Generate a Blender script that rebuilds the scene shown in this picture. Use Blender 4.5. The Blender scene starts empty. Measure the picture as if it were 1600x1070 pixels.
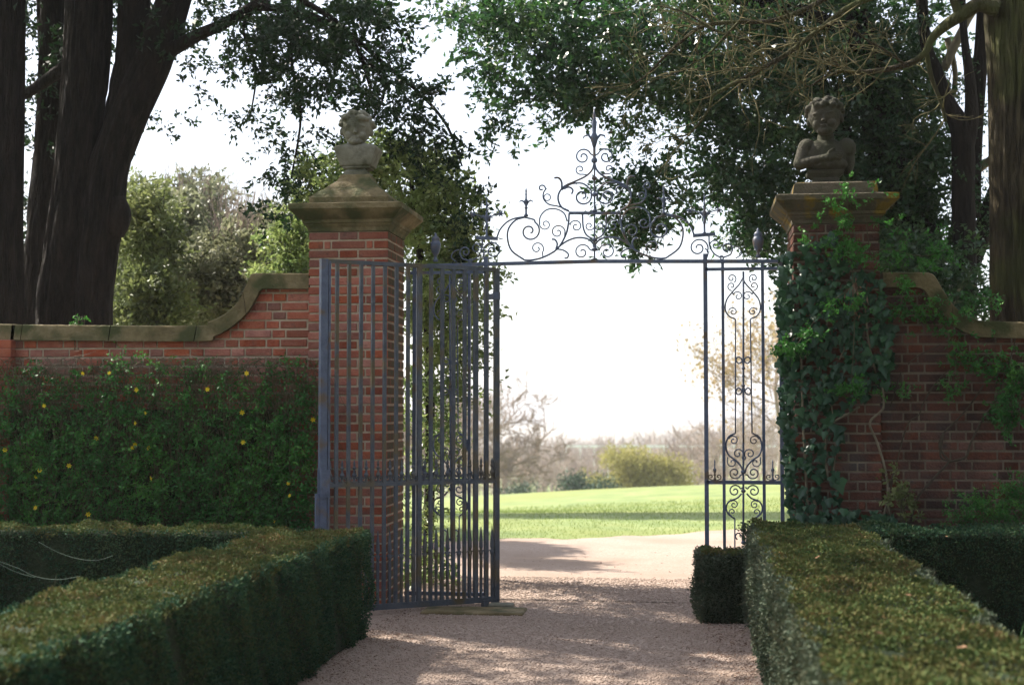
import bpy, bmesh, math, random
import numpy as np
from mathutils import Vector, Matrix, noise as mnoise

scene = bpy.context.scene
COL = scene.collection
R = math.radians
RNG = np.random.default_rng(7)

# ------------------------------------------------------------------ camera
# world: X to the right along the garden wall, Y away from the viewer, Z up, metres
FPX = 2222.0
TH = math.atan(280 / FPX)
PH = math.atan(105 / FPX * math.cos(TH))
EYE = np.array([0.0, 0.0, 1.6])
FW = np.array([-math.sin(TH) * math.cos(PH), math.cos(TH) * math.cos(PH), math.sin(PH)])
RT = np.array([math.cos(TH), math.sin(TH), 0.0])
UP = np.cross(RT, FW)
cam = bpy.data.cameras.new('camera')
camo = bpy.data.objects.new('camera', cam)
COL.objects.link(camo)
camo.matrix_world = Matrix(((RT[0], UP[0], -FW[0], 0), (RT[1], UP[1], -FW[1], 0), (RT[2], UP[2], -FW[2], 1.6), (0, 0, 0, 1)))
cam.sensor_width = 36.0
cam.lens = 50.0
cam.clip_end = 3000
cam.clip_start = 0.1
cam.dof.use_dof = True
cam.dof.focus_distance = 11.0
cam.dof.aperture_fstop = 2.4
scene.camera = camo

# ------------------------------------------------------------------ light
SUN_EL, SUN_AZ = 44.0, 150.0        # azimuth measured anticlockwise from +X
sdir = Vector((math.cos(R(SUN_EL)) * math.cos(R(SUN_AZ)), math.cos(R(SUN_EL)) * math.sin(R(SUN_AZ)), math.sin(R(SUN_EL))))
w = bpy.data.worlds.new('World')
scene.world = w
w.use_nodes = True
wn = w.node_tree
sky = wn.nodes.new('ShaderNodeTexSky')
sky.sky_type = 'NISHITA'
sky.sun_disc = False
sky.sun_elevation = R(SUN_EL)
sky.sun_rotation = R(90 - SUN_AZ)
sky.air_density = 1.0
sky.dust_density = 2.0
sky.ozone_density = 1.0
bg = wn.nodes['Background']
mixw = wn.nodes.new('ShaderNodeMix'); mixw.data_type = 'RGBA'; mixw.inputs[0].default_value = 0.45
wn.links.new(sky.outputs[0], mixw.inputs[6]); mixw.inputs[7].default_value = (7.5, 7.5, 7.9, 1)   # thin high cloud
wn.links.new(mixw.outputs[2], bg.inputs[0])
bg.inputs[1].default_value = 0.10
sl = bpy.data.lights.new('sun', 'SUN')
sl.energy = 5.0
sl.angle = R(0.55)
sl.color = (1.0, 0.93, 0.82)
slo = bpy.data.objects.new('sun', sl)
COL.objects.link(slo)
slo.rotation_euler = sdir.to_track_quat('Z', 'Y').to_euler()
vs = scene.view_settings
vs.view_transform = 'Standard'
vs.look = 'None'
vs.gamma = 1.0
vs.exposure = 1.27
scene.cycles.use_denoising = True
scene.cycles.max_bounces = 6
scene.cycles.transparent_max_bounces = 4
scene.cycles.volume_bounces = 0

# ------------------------------------------------------------------ helpers
def P(px, py, Y):
    """world point seen at photo pixel (px, py) at distance Y from the viewer's line"""
    px = np.asarray(px, float); py = np.asarray(py, float); Y = np.asarray(Y, float)
    d = FW * FPX + RT * (px - 800)[..., None] - UP * (py - 535)[..., None]
    return EYE + d * (Y / d[..., 1])[..., None]

def tag(o, label=None, cat=None, group=None, kind=None):
    if label: o['label'] = label
    if cat: o['category'] = cat
    if group: o['group'] = group
    if kind: o['kind'] = kind
    return o

def empty(name, loc=(0, 0, 0)):
    o = bpy.data.objects.new(name, None)
    o.location = loc
    o.empty_display_size = 0.2
    COL.objects.link(o)
    return o

def link(name, me, mat, parent=None):
    o = bpy.data.objects.new(name, me)
    COL.objects.link(o)
    if mat is not None: me.materials.append(mat)
    if parent is not None:
        o.parent = parent
        o.matrix_parent_inverse = Matrix.Translation(-Vector(parent.location))
    return o

class MB:
    def __init__(s): s.v = []; s.f = []
    def add(s, vs_, fs_):
        n = len(s.v); s.v += [tuple(v) for v in vs_]; s.f += [tuple(i + n for i in f) for f in fs_]
    def box(s, x0, x1, y0, y1, z0, z1, c=0.0):
        if c <= 0:
            s.add([(x, y, z) for z in (z0, z1) for y in (y0, y1) for x in (x0, x1)],
                  [(0, 2, 3, 1), (4, 5, 7, 6), (0, 1, 5, 4), (2, 6, 7, 3), (0, 4, 6, 2), (1, 3, 7, 5)])
            return
        V = []; idx = {}
        cx, cy, cz = (x0 + x1) / 2, (y0 + y1) / 2, (z0 + z1) / 2
        h = ((x1 - x0) / 2, (y1 - y0) / 2, (z1 - z0) / 2)
        for sx in (-1, 1):
            for sy in (-1, 1):
                for sz in (-1, 1):
                    for a in range(3):
                        sg = (sx, sy, sz)
                        p = [sg[k] * (h[k] - (0 if k == a else c)) for k in range(3)]
                        idx[(sx, sy, sz, a)] = len(V)
                        V.append((cx + p[0], cy + p[1], cz + p[2]))
        F = []
        def quad(l):
            F.append(l)
        for a in range(3):
            b, d = (a + 1) % 3, (a + 2) % 3
            for sa in (-1, 1):
                l = []
                for sb, sd in ((-1, -1), (1, -1), (1, 1), (-1, 1)):
                    sg = [0, 0, 0]; sg[a] = sa; sg[b] = sb; sg[d] = sd
                    l.append(idx[(sg[0], sg[1], sg[2], a)])
                quad(l if sa > 0 else l[::-1])
            # edges parallel to a
            for sb in (-1, 1):
                for sd in (-1, 1):
                    s1 = [0, 0, 0]; s2 = [0, 0, 0]
                    s1[a] = -1; s2[a] = 1
                    for q in (s1, s2): q[b] = sb; q[d] = sd
                    l = [idx[(*s1, b)], idx[(*s2, b)], idx[(*s2, d)], idx[(*s1, d)]]
                    quad(l if sb * sd > 0 else l[::-1])
        for sx in (-1, 1):
            for sy in (-1, 1):
                for sz in (-1, 1):
                    l = [idx[(sx, sy, sz, a)] for a in range(3)]
                    quad(l if sx * sy * sz > 0 else l[::-1])
        s.add(V, F)
    def beam(s, a, b, w_, d_, up=(0, 1, 0)):
        """square bar from a to b: w_ across, d_ along 'up'"""
        a = Vector(a); b = Vector(b); t = (b - a).normalized(); u = Vector(up)
        u = (u - t * u.dot(t)).normalized(); v = t.cross(u)
        V = []
        for p in (a, b):
            for i, j in ((-1, -1), (1, -1), (1, 1), (-1, 1)):
                V.append(p + v * (i * w_ / 2) + u * (j * d_ / 2))
        s.add(V, [(3, 2, 1, 0), (4, 5, 6, 7)] + [(i, (i + 1) % 4, (i + 1) % 4 + 4, i + 4) for i in range(4)])
    def tube(s, pts, rad, n=6, cap=True, wob=0.0, seed=0):
        pts = [Vector(p) for p in pts]
        if not hasattr(rad, '__len__'): rad = [rad] * len(pts)
        ref = None; V = []; F = []
        for i, p in enumerate(pts):
            t = (pts[min(i + 1, len(pts) - 1)] - pts[max(i - 1, 0)])
            t = t.normalized() if t.length > 1e-9 else Vector((0, 0, 1))
            if ref is None: ref = Vector((0.1, 1, 0.05)) if abs(t.y) < 0.9 else Vector((1, 0, 0))
            u = (ref - t * ref.dot(t)).normalized(); ref = u; v = t.cross(u)
            for k in range(n):
                a = 2 * math.pi * k / n
                r = rad[i]
                q = p + (u * math.cos(a) + v * math.sin(a)) * r
                if wob and n >= 40:
                    pp = Vector((math.cos(a) * 6 + seed, math.sin(a) * 6, q.z * 1.0 + seed))
                    w1 = mnoise.noise(Vector((math.cos(a) * 2.2 + seed, math.sin(a) * 2.2, q.z * .7)))
                    rdg = abs(mnoise.noise(Vector((math.cos(a) * 8.5 + seed, math.sin(a) * 8.5, q.z * 1.5 + .5 * math.sin(a * 3)))))
                    q = p + (u * math.cos(a) + v * math.sin(a)) * (r * (1 + wob * w1) - .028 * max(0, 1 - rdg * 4))
                elif wob:
                    r2 = r * (1 + wob * mnoise.noise(Vector((math.cos(a) * 3.2 + seed, math.sin(a) * 3.2, q.z * 0.9))) + wob * .5 * mnoise.noise(Vector((math.cos(a) * 8 + seed, math.sin(a) * 8, q.z * 2.4))))
                    q = p + (u * math.cos(a) + v * math.sin(a)) * r2
                V.append(q)
        m = len(pts)
        for i in range(m - 1):
            for k in range(n):
                F.append((i * n + k, i * n + (k + 1) % n, (i + 1) * n + (k + 1) % n, (i + 1) * n + k))
        if cap: F.append(tuple(range(n))[::-1]); F.append(tuple((m - 1) * n + k for k in range(n)))
        s.add(V, F)
    def lathe(s, c, prof, n=14):
        """prof: (radius, z)"""
        c = Vector(c); V = []; F = []
        for r, z in prof:
            for k in range(n):
                a = 2 * math.pi * k / n
                V.append(c + Vector((r * math.cos(a), r * math.sin(a), z)))
        for i in range(len(prof) - 1):
            for k in range(n):
                F.append((i * n + k, i * n + (k + 1) % n, (i + 1) * n + (k + 1) % n, (i + 1) * n + k))
        F.append(tuple(range(n))[::-1]); F.append(tuple((len(prof) - 1) * n + k for k in range(n)))
        s.add(V, F)
    def sq(s, cx, cy, prof):
        """square plan loft; prof: (halfwidth x, halfwidth y, z)"""
        V = []; F = []
        for hx, hy, z in prof:
            V += [(cx - hx, cy - hy, z), (cx + hx, cy - hy, z), (cx + hx, cy + hy, z), (cx - hx, cy + hy, z)]
        for i in range(len(prof) - 1):
            for k in range(4):
                F.append((i * 4 + k, i * 4 + (k + 1) % 4, i * 4 + 4 + (k + 1) % 4, i * 4 + 4 + k))
        F.append((3, 2, 1, 0)); m = (len(prof) - 1) * 4; F.append((m, m + 1, m + 2, m + 3))
        s.add(V, F)
    def build(s, name, mat, parent=None, smooth=False):
        me = bpy.data.meshes.new(name); me.from_pydata(s.v, [], s.f)
        if smooth: me.polygons.foreach_set('use_smooth', [True] * len(me.polygons))
        me.update()
        return link(name, me, mat, parent)

def np_mesh(name, V, nper, F, mat, parent=None, rnd=None, smooth=False):
    """V (N, nper, 3) islands, F list of index tuples per island (all the same vertex count)"""
    N = len(V); me = bpy.data.meshes.new(name)
    F = np.array(F); k = F.shape[1]
    me.vertices.add(N * nper); me.vertices.foreach_set('co', V.reshape(-1).astype(np.float32))
    idx = (F[None] + (np.arange(N) * nper)[:, None, None]).reshape(-1)
    nf = N * len(F)
    me.loops.add(nf * k); me.loops.foreach_set('vertex_index', idx.astype(np.int32))
    me.polygons.add(nf); me.polygons.foreach_set('loop_start', (np.arange(nf) * k).astype(np.int32))
    if smooth: me.polygons.foreach_set('use_smooth', np.ones(nf, bool))
    me.update(calc_edges=True)
    if rnd is None: rnd = RNG.random(N)
    a = me.attributes.new('rnd', 'FLOAT', 'FACE')
    a.data.foreach_set('value', np.repeat(rnd, len(F)).astype(np.float32))
    return link(name, me, mat, parent)

def unit(v): return v / (np.linalg.norm(v, axis=-1, keepdims=True) + 1e-9)

def leaves(name, c, size, mat, parent=None, dirs=None, aspect=0.45, nrm=None, rnd=None, fold=0.12):
    """rhombic folded leaves: c (N,3) bases"""
    N = len(c)
    size = np.broadcast_to(np.asarray(size, float), (N,))
    if dirs is None: dirs = unit(RNG.normal(size=(N, 3)))
    else: dirs = unit(dirs)
    nn = RNG.normal(size=(N, 3)) if nrm is None else nrm + RNG.normal(size=(N, 3)) * 0.35
    side = unit(np.cross(dirs, nn)); up = np.cross(side, dirs)
    L = size[:, None]
    base = c; tip = c + dirs * L - up * L * 0.08
    m = c + dirs * L * 0.45 + up * L * fold
    V = np.stack([base, m + side * L * aspect / 2, tip, m - side * L * aspect / 2], 1)
    return np_mesh(name, V, 4, [(0, 1, 2, 3)], mat, parent, rnd)

def prisms(name, p0, p1, r0, r1, mat, parent=None):
    d = unit(p1 - p0); a = unit(np.cross(d, np.array([0.3, 0.5, 0.8]))); b = np.cross(d, a)
    V = []
    for p, r in ((p0, r0), (p1, r1)):
        r = np.broadcast_to(np.asarray(r, float), (len(p0),))[:, None]
        for k in range(3):
            t = 2 * math.pi * k / 3
            V.append(p + (a * math.cos(t) + b * math.sin(t)) * r)
    return np_mesh(name, np.stack(V, 1), 6, [(0, 1, 4, 3), (1, 2, 5, 4), (2, 0, 3, 5)], mat, parent)

def catmull(pts, k=6):
    pts = [np.array(p, float) for p in pts]
    if len(pts) < 3: return pts
    q = [2 * pts[0] - pts[1]] + pts + [2 * pts[-1] - pts[-2]]; out = []
    for i in range(1, len(q) - 2):
        for j in range(k):
            t = j / k
            out.append(0.5 * ((2 * q[i]) + (-q[i - 1] + q[i + 1]) * t + (2 * q[i - 1] - 5 * q[i] + 4 * q[i + 1] - q[i + 2]) * t * t + (-q[i - 1] + 3 * q[i] - 3 * q[i + 1] + q[i + 2]) * t ** 3))
    out.append(pts[-1]); return out

# ------------------------------------------------------------------ materials
def mat(name, cols, scale=4.0, rough=0.8, bump=0.0, bscale=30.0, attr=False, trans=0.0, spec=0.3, stretch=None,
        cols2=None, scale2=1.0, metal=0.0, lo=0.3, hi=0.7, tcol=None, bdist=0.02, thr=(0.45, 0.62)):
    m = bpy.data.materials.new(name); m.use_nodes = True
    nt = m.node_tree; N = nt.nodes; Lk = nt.links
    pb = N['Principled BSDF']; out = N['Material Output']
    pb.inputs['Roughness'].default_value = rough
    pb.inputs['Specular IOR Level'].default_value = spec
    pb.inputs['Metallic'].default_value = metal
    tc = N.new('ShaderNodeTexCoord'); vec = tc.outputs['Object']
    if stretch:
        mp = N.new('ShaderNodeMapping'); mp.inputs['Scale'].default_value = stretch
        Lk.new(vec, mp.inputs[0]); vec = mp.outputs[0]
    nz = N.new('ShaderNodeTexNoise'); nz.inputs['Scale'].default_value = scale; nz.inputs['Detail'].default_value = 6
    nz.inputs['Roughness'].default_value = 0.7
    Lk.new(vec, nz.inputs['Vector']); fac = nz.outputs['Fac']
    rp = N.new('ShaderNodeValToRGB'); els = rp.color_ramp.elements
    if attr:
        at = N.new('ShaderNodeAttribute'); at.attribute_name = 'rnd'
        mr = N.new('ShaderNodeMapRange'); mr.inputs[1].default_value = lo; mr.inputs[2].default_value = hi
        Lk.new(fac, mr.inputs[0])
        mx = N.new('ShaderNodeMix'); mx.inputs[0].default_value = 0.5
        Lk.new(mr.outputs[0], mx.inputs[2]); Lk.new(at.outputs['Fac'], mx.inputs[3]); fac = mx.outputs[0]
        lo_, hi_ = 0.05, 0.95
    else: lo_, hi_ = lo, hi
    n = len(cols)
    while len(els) < n: els.new(0.5)
    for i, c in enumerate(cols):
        els[i].position = lo_ + (hi_ - lo_) * (i / max(1, n - 1)); els[i].color = (*c, 1)
    Lk.new(fac, rp.inputs[0]); col = rp.outputs[0]
    if cols2 is not None:
        n2 = N.new('ShaderNodeTexNoise'); n2.inputs['Scale'].default_value = scale2; n2.inputs['Detail'].default_value = 5
        Lk.new(tc.outputs['Object'], n2.inputs['Vector'])
        mr2 = N.new('ShaderNodeMapRange'); mr2.inputs[1].default_value = thr[0]; mr2.inputs[2].default_value = thr[1]
        Lk.new(n2.outputs['Fac'], mr2.inputs[0])
        m2 = N.new('ShaderNodeMix'); m2.data_type = 'RGBA'
        Lk.new(mr2.outputs[0], m2.inputs[0]); Lk.new(col, m2.inputs[6]); m2.inputs[7].default_value = (*cols2, 1)
        col = m2.outputs[2]
    Lk.new(col, pb.inputs['Base Color'])
    if bump:
        bn = N.new('ShaderNodeTexNoise'); bn.inputs['Scale'].default_value = bscale; bn.inputs['Detail'].default_value = 5
        Lk.new(vec, bn.inputs['Vector'])
        bp = N.new('ShaderNodeBump'); bp.inputs['Strength'].default_value = bump; bp.inputs['Distance'].default_value = bdist
        Lk.new(bn.outputs['Fac'], bp.inputs['Height']); Lk.new(bp.outputs[0], pb.inputs['Normal'])
    if trans:
        tr = N.new('ShaderNodeBsdfTranslucent'); ms = N.new('ShaderNodeMixShader'); ms.inputs[0].default_value = trans
        if tcol:
            mt = N.new('ShaderNodeMix'); mt.data_type = 'RGBA'; mt.blend_type = 'MULTIPLY'; mt.inputs[0].default_value = 1
            Lk.new(col, mt.inputs[6]); mt.inputs[7].default_value = (*tcol, 1); Lk.new(mt.outputs[2], tr.inputs[0])
        else: Lk.new(col, tr.inputs[0])
        Lk.new(pb.outputs[0], ms.inputs[1]); Lk.new(tr.outputs[0], ms.inputs[2]); Lk.new(ms.outputs[0], out.inputs[0])
    return m

M = dict(
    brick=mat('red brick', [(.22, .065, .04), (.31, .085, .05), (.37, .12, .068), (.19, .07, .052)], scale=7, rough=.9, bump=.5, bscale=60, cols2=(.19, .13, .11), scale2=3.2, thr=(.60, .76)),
    brick_shaded=mat('shade toned brick', [(.055, .026, .018), (.10, .036, .023), (.16, .053, .03), (.075, .058, .05)], scale=7, rough=.9, bump=.5, bscale=60, cols2=(.075, .055, .05), scale2=3.0, thr=(.5, .7)),  # darker copy of the red brick, tree shade put into the colour
    mortar=mat('lime mortar', [(.34, .27, .19), (.56, .46, .35)], scale=9, rough=.95, bump=.5, bscale=80),
    mortar_shaded=mat('shade toned mortar', [(.13, .10, .075), (.28, .23, .17)], scale=6, rough=.95, bump=.5, bscale=80),  # darker lime mortar for the right side, shade put into the colour
    brick_side=mat('green brown brick', [(.05, .05, .028), (.10, .07, .035), (.14, .06, .035)], scale=6, rough=.95, bump=.5, bscale=60),
    stone=mat('lichened stone', [(.10, .078, .038), (.20, .155, .08), (.29, .23, .14)], scale=5, rough=.95, bump=.6, bscale=45, cols2=(.07, .075, .03), scale2=4.5),
    stone_gold=mat('mossy stone', [(.05, .045, .025), (.10, .085, .055), (.13, .10, .075)], scale=6, rough=.95, bump=.6, bscale=45, cols2=(.20, .13, .02), scale2=5, thr=(.53, .62)),
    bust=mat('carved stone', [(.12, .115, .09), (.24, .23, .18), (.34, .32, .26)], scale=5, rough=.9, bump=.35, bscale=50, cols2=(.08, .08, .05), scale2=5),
    bust_shaded=mat('shade toned stone', [(.028, .026, .016), (.05, .045, .032), (.08, .07, .052)], scale=7, rough=.9, bump=.4, bscale=45, cols2=(.05, .05, .03), scale2=6),  # darker copy of the bust stone, shade put into its colour
    iron=mat('painted iron', [(.06, .08, .13), (.095, .12, .19), (.13, .16, .23)], scale=14, rough=.45, bump=.25, bscale=70, spec=.5, cols2=(.12, .085, .06), scale2=7, thr=(.53, .66)),  # blue grey paint, lightened to put lens flare into the colour
    iron_old=mat('weathered iron', [(.04, .05, .07), (.075, .09, .115), (.11, .12, .14)], scale=10, rough=.5, bump=.3, bscale=70, spec=.5, cols2=(.11, .085, .045), scale2=5, thr=(.48, .64)),
    gravel=mat('pink gravel', [(.29, .21, .165), (.41, .315, .26), (.50, .395, .335)], scale=45, rough=.95, bump=.9, bscale=160, cols2=(.34, .25, .195), scale2=.9, bdist=.01, thr=(.42, .7)),
    pebble=mat('gravel stones', [(.28, .205, .165), (.42, .325, .27), (.55, .44, .37)], scale=30, rough=.9, attr=True),
    soil=mat('soil', [(.02, .015, .01), (.045, .03, .02)], scale=12, rough=1, bump=.8, bscale=40),
    grass=mat('meadow', [(.12, .17, .055), (.18, .23, .075), (.25, .28, .11)], scale=.8, rough=.9, bump=.6, bscale=12, cols2=(.19, .22, .06), scale2=.25),
    blade=mat('grass blades', [(.12, .18, .05), (.20, .26, .08), (.32, .35, .15)], scale=1.2, rough=.7, attr=True, trans=.3, tcol=(1.1, 1.15, .7)),
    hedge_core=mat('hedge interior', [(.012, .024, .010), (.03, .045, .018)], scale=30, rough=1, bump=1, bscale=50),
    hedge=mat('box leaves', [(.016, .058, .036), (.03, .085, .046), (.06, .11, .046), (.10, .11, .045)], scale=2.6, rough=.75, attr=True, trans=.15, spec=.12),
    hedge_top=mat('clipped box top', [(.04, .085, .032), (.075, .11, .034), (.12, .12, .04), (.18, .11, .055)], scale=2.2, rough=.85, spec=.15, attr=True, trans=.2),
    hedge_lit=mat('grey green box leaves', [(.035, .06, .035), (.06, .09, .055), (.10, .12, .075), (.13, .12, .065)], scale=2.6, rough=.7, spec=.2, attr=True, trans=.15),  # paler copy of the box leaves, light on these sides put into colour
    oak=mat('evergreen oak leaves', [(.010, .024, .012), (.018, .042, .018), (.04, .075, .022)], scale=1.2, rough=.5, attr=True, trans=.2, spec=.25, tcol=(1.2, 1.6, .7)),
    oak_r=mat('glossy evergreen leaves', [(.014, .045, .024), (.038, .088, .04), (.13, .19, .075)], scale=1.1, rough=.36, attr=True, trans=.35, spec=.5, tcol=(1.1, 1.4, .8)),
    holly=mat('sunlit evergreen leaves', [(.04, .08, .03), (.13, .20, .06), (.30, .37, .12), (.50, .52, .26)], scale=1.0, rough=.36, attr=True, trans=.5, spec=.55),
    greybush=mat('grey green leaves', [(.08, .10, .055), (.20, .22, .13), (.40, .39, .27)], scale=1.0, rough=.5, attr=True, trans=.4, spec=.4),
    palebush=mat('pale evergreen leaves', [(.09, .11, .055), (.25, .26, .15), (.46, .44, .31)], scale=1.0, rough=.5, attr=True, trans=.4),
    limebush=mat('yellow green leaves', [(.07, .10, .04), (.17, .21, .07), (.31, .33, .14)], scale=1.0, rough=.5, attr=True, trans=.4),
    ivy=mat('ivy leaves', [(.007, .035, .016), (.015, .062, .024), (.05, .125, .045)], scale=3, rough=.42, attr=True, trans=.08, spec=.4),
    fern=mat('fresh green leaves', [(.03, .13, .02), (.06, .22, .035), (.11, .30, .05)], scale=3, rough=.5, attr=True, trans=.35),
    jasm=mat('jasmine leaves', [(.018, .085, .02), (.055, .20, .04), (.17, .40, .06)], scale=2.0, rough=.5, attr=True, trans=.25),
    stem=mat('vine stems', [(.05, .05, .022), (.12, .10, .055), (.18, .15, .09)], scale=4, rough=.8, attr=True),
    stem_pale=mat('pale woody stems', [(.13, .11, .07), (.24, .20, .14)], scale=8, rough=.85),
    stem_brown=mat('brown woody stems', [(.05, .038, .025), (.11, .085, .06)], scale=8, rough=.9),
    yellow=mat('yellow petals', [(.85, .60, .02), (.9, .72, .04)], scale=8, rough=.5, trans=.2),
    bark_dark=mat('dark bark', [(.005, .004, .003), (.016, .012, .009), (.03, .023, .017)], scale=8, rough=1, bump=1, bscale=22, stretch=(1.6, 1.6, .35), bdist=.05),
    bark=mat('ridged bark', [(.022, .017, .010), (.06, .048, .028), (.10, .08, .045)], scale=12, rough=1, bump=1, bscale=20, stretch=(2.0, 2.0, .3), cols2=(.08, .085, .03), scale2=2, bdist=.06),
    twig=mat('mossy bare twigs', [(.07, .07, .03), (.15, .135, .06), (.21, .165, .09)], scale=5, rough=.85),
    twig_hazed=mat('winter twigs', [(.27, .21, .17), (.40, .32, .27)], scale=.6, rough=.9),  # paled twigs, distance haze put into the colour
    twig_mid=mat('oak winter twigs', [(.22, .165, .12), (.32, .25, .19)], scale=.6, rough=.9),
    far_yellow=mat('spring leaves', [(.26, .25, .07), (.46, .42, .14)], scale=.6, rough=.8, attr=True, trans=.3),
    far_green=mat('dark shrub leaves', [(.03, .07, .035), (.06, .11, .06)], scale=1, rough=.7, attr=True),
    tan=mat('dry tan leaves', [(.34, .24, .12), (.52, .40, .23)], scale=1, rough=.8, attr=True, trans=.3),
    dead=mat('dead leaves', [(.30, .16, .08), (.55, .42, .30)], scale=4, rough=.8, attr=True),
    litter=mat('leaf litter', [(.09, .045, .025), (.20, .11, .07), (.28, .19, .13)], scale=4, rough=.9, attr=True),
    white=mat('pale paint', [(.75, .75, .73), (.8, .8, .8)], scale=4),
    silk=mat('pale dry stalk', [(.12, .18, .13), (.2, .26, .2)], scale=4),
    strap=mat('strap leaves', [(.04, .12, .03), (.08, .20, .06)], scale=2, rough=.4, attr=True, trans=.2),
    hill=mat('far hills', [(.26, .25, .22), (.32, .30, .27)], scale=.02, rough=1),  # pale grey ground, distance haze put into the colour
)
# individual bricks differ in colour
for k in ('brick', 'brick_shaded'):
    nt = M[k].node_tree; pb = nt.nodes['Principled BSDF']
    src = pb.inputs['Base Color'].links[0].from_socket
    g = nt.nodes.new('ShaderNodeNewGeometry'); hs = nt.nodes.new('ShaderNodeHueSaturation')
    mr = nt.nodes.new('ShaderNodeMapRange'); mr.inputs[3].default_value = 0.62; mr.inputs[4].default_value = 1.25
    nt.links.new(g.outputs['Random Per Island'], mr.inputs[0]); nt.links.new(mr.outputs[0], hs.inputs['Value'])
    m2 = nt.nodes.new('ShaderNodeMath'); m2.operation = 'MULTIPLY'; m2.inputs[1].default_value = 7.31
    m3 = nt.nodes.new('ShaderNodeMath'); m3.operation = 'FRACT'
    mr2 = nt.nodes.new('ShaderNodeMapRange'); mr2.inputs[3].default_value = 0.78; mr2.inputs[4].default_value = 1.08
    nt.links.new(g.outputs['Random Per Island'], m2.inputs[0]); nt.links.new(m2.outputs[0], m3.inputs[0])
    nt.links.new(m3.outputs[0], mr2.inputs[0]); nt.links.new(mr2.outputs[0], hs.inputs['Saturation'])
    nt.links.new(src, hs.inputs['Color']); nt.links.new(hs.outputs[0], pb.inputs['Base Color'])

# ------------------------------------------------------------------ ground
def smooth(t): t = np.clip(t, 0, 1); return t * t * (3 - 2 * t)
def gz(x, y):
    x = np.asarray(x, float); y = np.asarray(y, float)
    near = smooth((y - 17) / 28)
    z = -1.08 * near + 0.052 * np.clip(x, -20, 20) * near
    z = z - 8.0 * smooth((y - 46) / 85) - 4.0 * smooth((y - 120) / 120)
    z = z + 4.0 * smooth((y - 420) / 500)
    z = z + 0.05 * near * np.sin(x * .35 + y * .22) * np.cos(y * .17 - x * .1)
    return z
def sheet(name, xs, ys, dz, mt, zf=gz, edge=None):
    X, Y = np.meshgrid(xs, ys)
    if edge is not None: X, Y = edge(X, Y)
    Z = zf(X, Y) + dz
    V = np.stack([X, Y, Z], -1).reshape(-1, 3); nx = len(xs)
    F = [(j * nx + i, j * nx + i + 1, (j + 1) * nx + i + 1, (j + 1) * nx + i) for j in range(len(ys) - 1) for i in range(nx - 1)]
    me = bpy.data.meshes.new(name); me.from_pydata(V.tolist(), [], F)
    me.polygons.foreach_set('use_smooth', [True] * len(F)); me.update()
    o = link(name, me, mt); o['kind'] = 'structure'; return o
ax = lambda *s: np.concatenate([np.arange(*q) for q in s])
sheet('ground', ax((-600, -100, 50), (-100, -20, 8), (-20, 20, 1), (20, 100, 8), (100, 651, 50)),
      ax((-30, 16, 4), (16, 60, 1), (60, 200, 10), (200, 951, 50)), 0, M['grass'])
sheet('soil', ax((-12, 12.1, .5)), ax((-2, 11.6, .5)), .006, M['soil'])
def pedge(X, Y):
    t = np.clip((Y - 2) / 8, 0, 1)
    return X + 0.05 * np.sin(Y * 3.1 + X) * (np.abs(X + .9) > 1.2), Y
sheet('path', np.linspace(-2.62, .62, 16), np.linspace(-1, 11.9, 60), .012, M['gravel'], edge=pedge)
def tedge(X, Y):
    e = 17.2 + 0.75 * (X + 2.3) * .9 + 0.25 * np.sin(X * 1.7) + 0.12 * np.sin(X * 5.3) + .06 * np.sin(X * 13.1)
    e = np.clip(e, 15.8, 20.5)
    return X, 11.9 + (Y - 11.9) * (e - 11.9) / 5.3
sheet('track', np.linspace(-14, 12, 260), np.linspace(11.85, 17.2, 30), .012, M['gravel'], edge=tedge)
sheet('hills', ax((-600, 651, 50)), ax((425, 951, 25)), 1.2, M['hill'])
# gravel stones lying loose on path and track
def stones(n, x0, x1, y0, y1, s0, s1, name, label):
    c = np.stack([RNG.uniform(x0, x1, n), y0 + (y1 - y0) * RNG.random(n) ** 1.3, np.zeros(n)], 1)
    s = RNG.uniform(s0, s1, n) * (1 + (c[:, 1] - y0) * .06)
    c[:, 2] = gz(c[:, 0], c[:, 1]) + .012 + s * .15
    o = np.array([[1, 0, 0], [0, 1, 0], [-1, 0, 0], [0, -1, 0], [0, 0, .7], [0, 0, -.7]])
    V = o[None] * s[:, None, None] * RNG.uniform(.5, 1.1, (n, 6, 1))
    a = RNG.uniform(0, 6.28, n); ca, sa = np.cos(a)[:, None], np.sin(a)[:, None]
    V = np.stack([V[..., 0] * ca - V[..., 1] * sa, V[..., 0] * sa + V[..., 1] * ca, V[..., 2]], -1) + c[:, None]
    F = [(0, 1, 4), (1, 2, 4), (2, 3, 4), (3, 0, 4), (1, 0, 5), (2, 1, 5), (3, 2, 5), (0, 3, 5)]
    ob = np_mesh(name, V, 6, F, M['pebble']); tag(ob, label, 'gravel', kind='stuff')
stones(42000, -2.45, .5, 7.6, 13.5, .004, .011, 'gravel', 'loose pinkish gravel covering the path through the gateway')
n = 1500   # brown litter along hedge feet and under the gate
lx = np.concatenate([-2.3 + np.abs(RNG.normal(0, .28, n)), .38 - np.abs(RNG.normal(0, .22, n)), RNG.uniform(-2.3, .3, 500)])
ly = np.concatenate([RNG.uniform(7, 11.8, n), RNG.uniform(7, 11.2, n), RNG.uniform(7.5, 16, 500)])
lc = np.stack([lx, ly, gz(lx, ly) + .016 + RNG.random(len(lx)) * .012], 1)
d = RNG.normal(size=(len(lx), 3)); d[:, 2] *= .25
o = leaves('leaf_litter', lc, RNG.uniform(.008, .026, len(lx)), M['litter'], dirs=d, aspect=.35, nrm=np.array([0, 0, 1.]))
tag(o, 'brown dead leaf bits and twigs scattered along the path edges', 'litter', kind='stuff')
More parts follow.
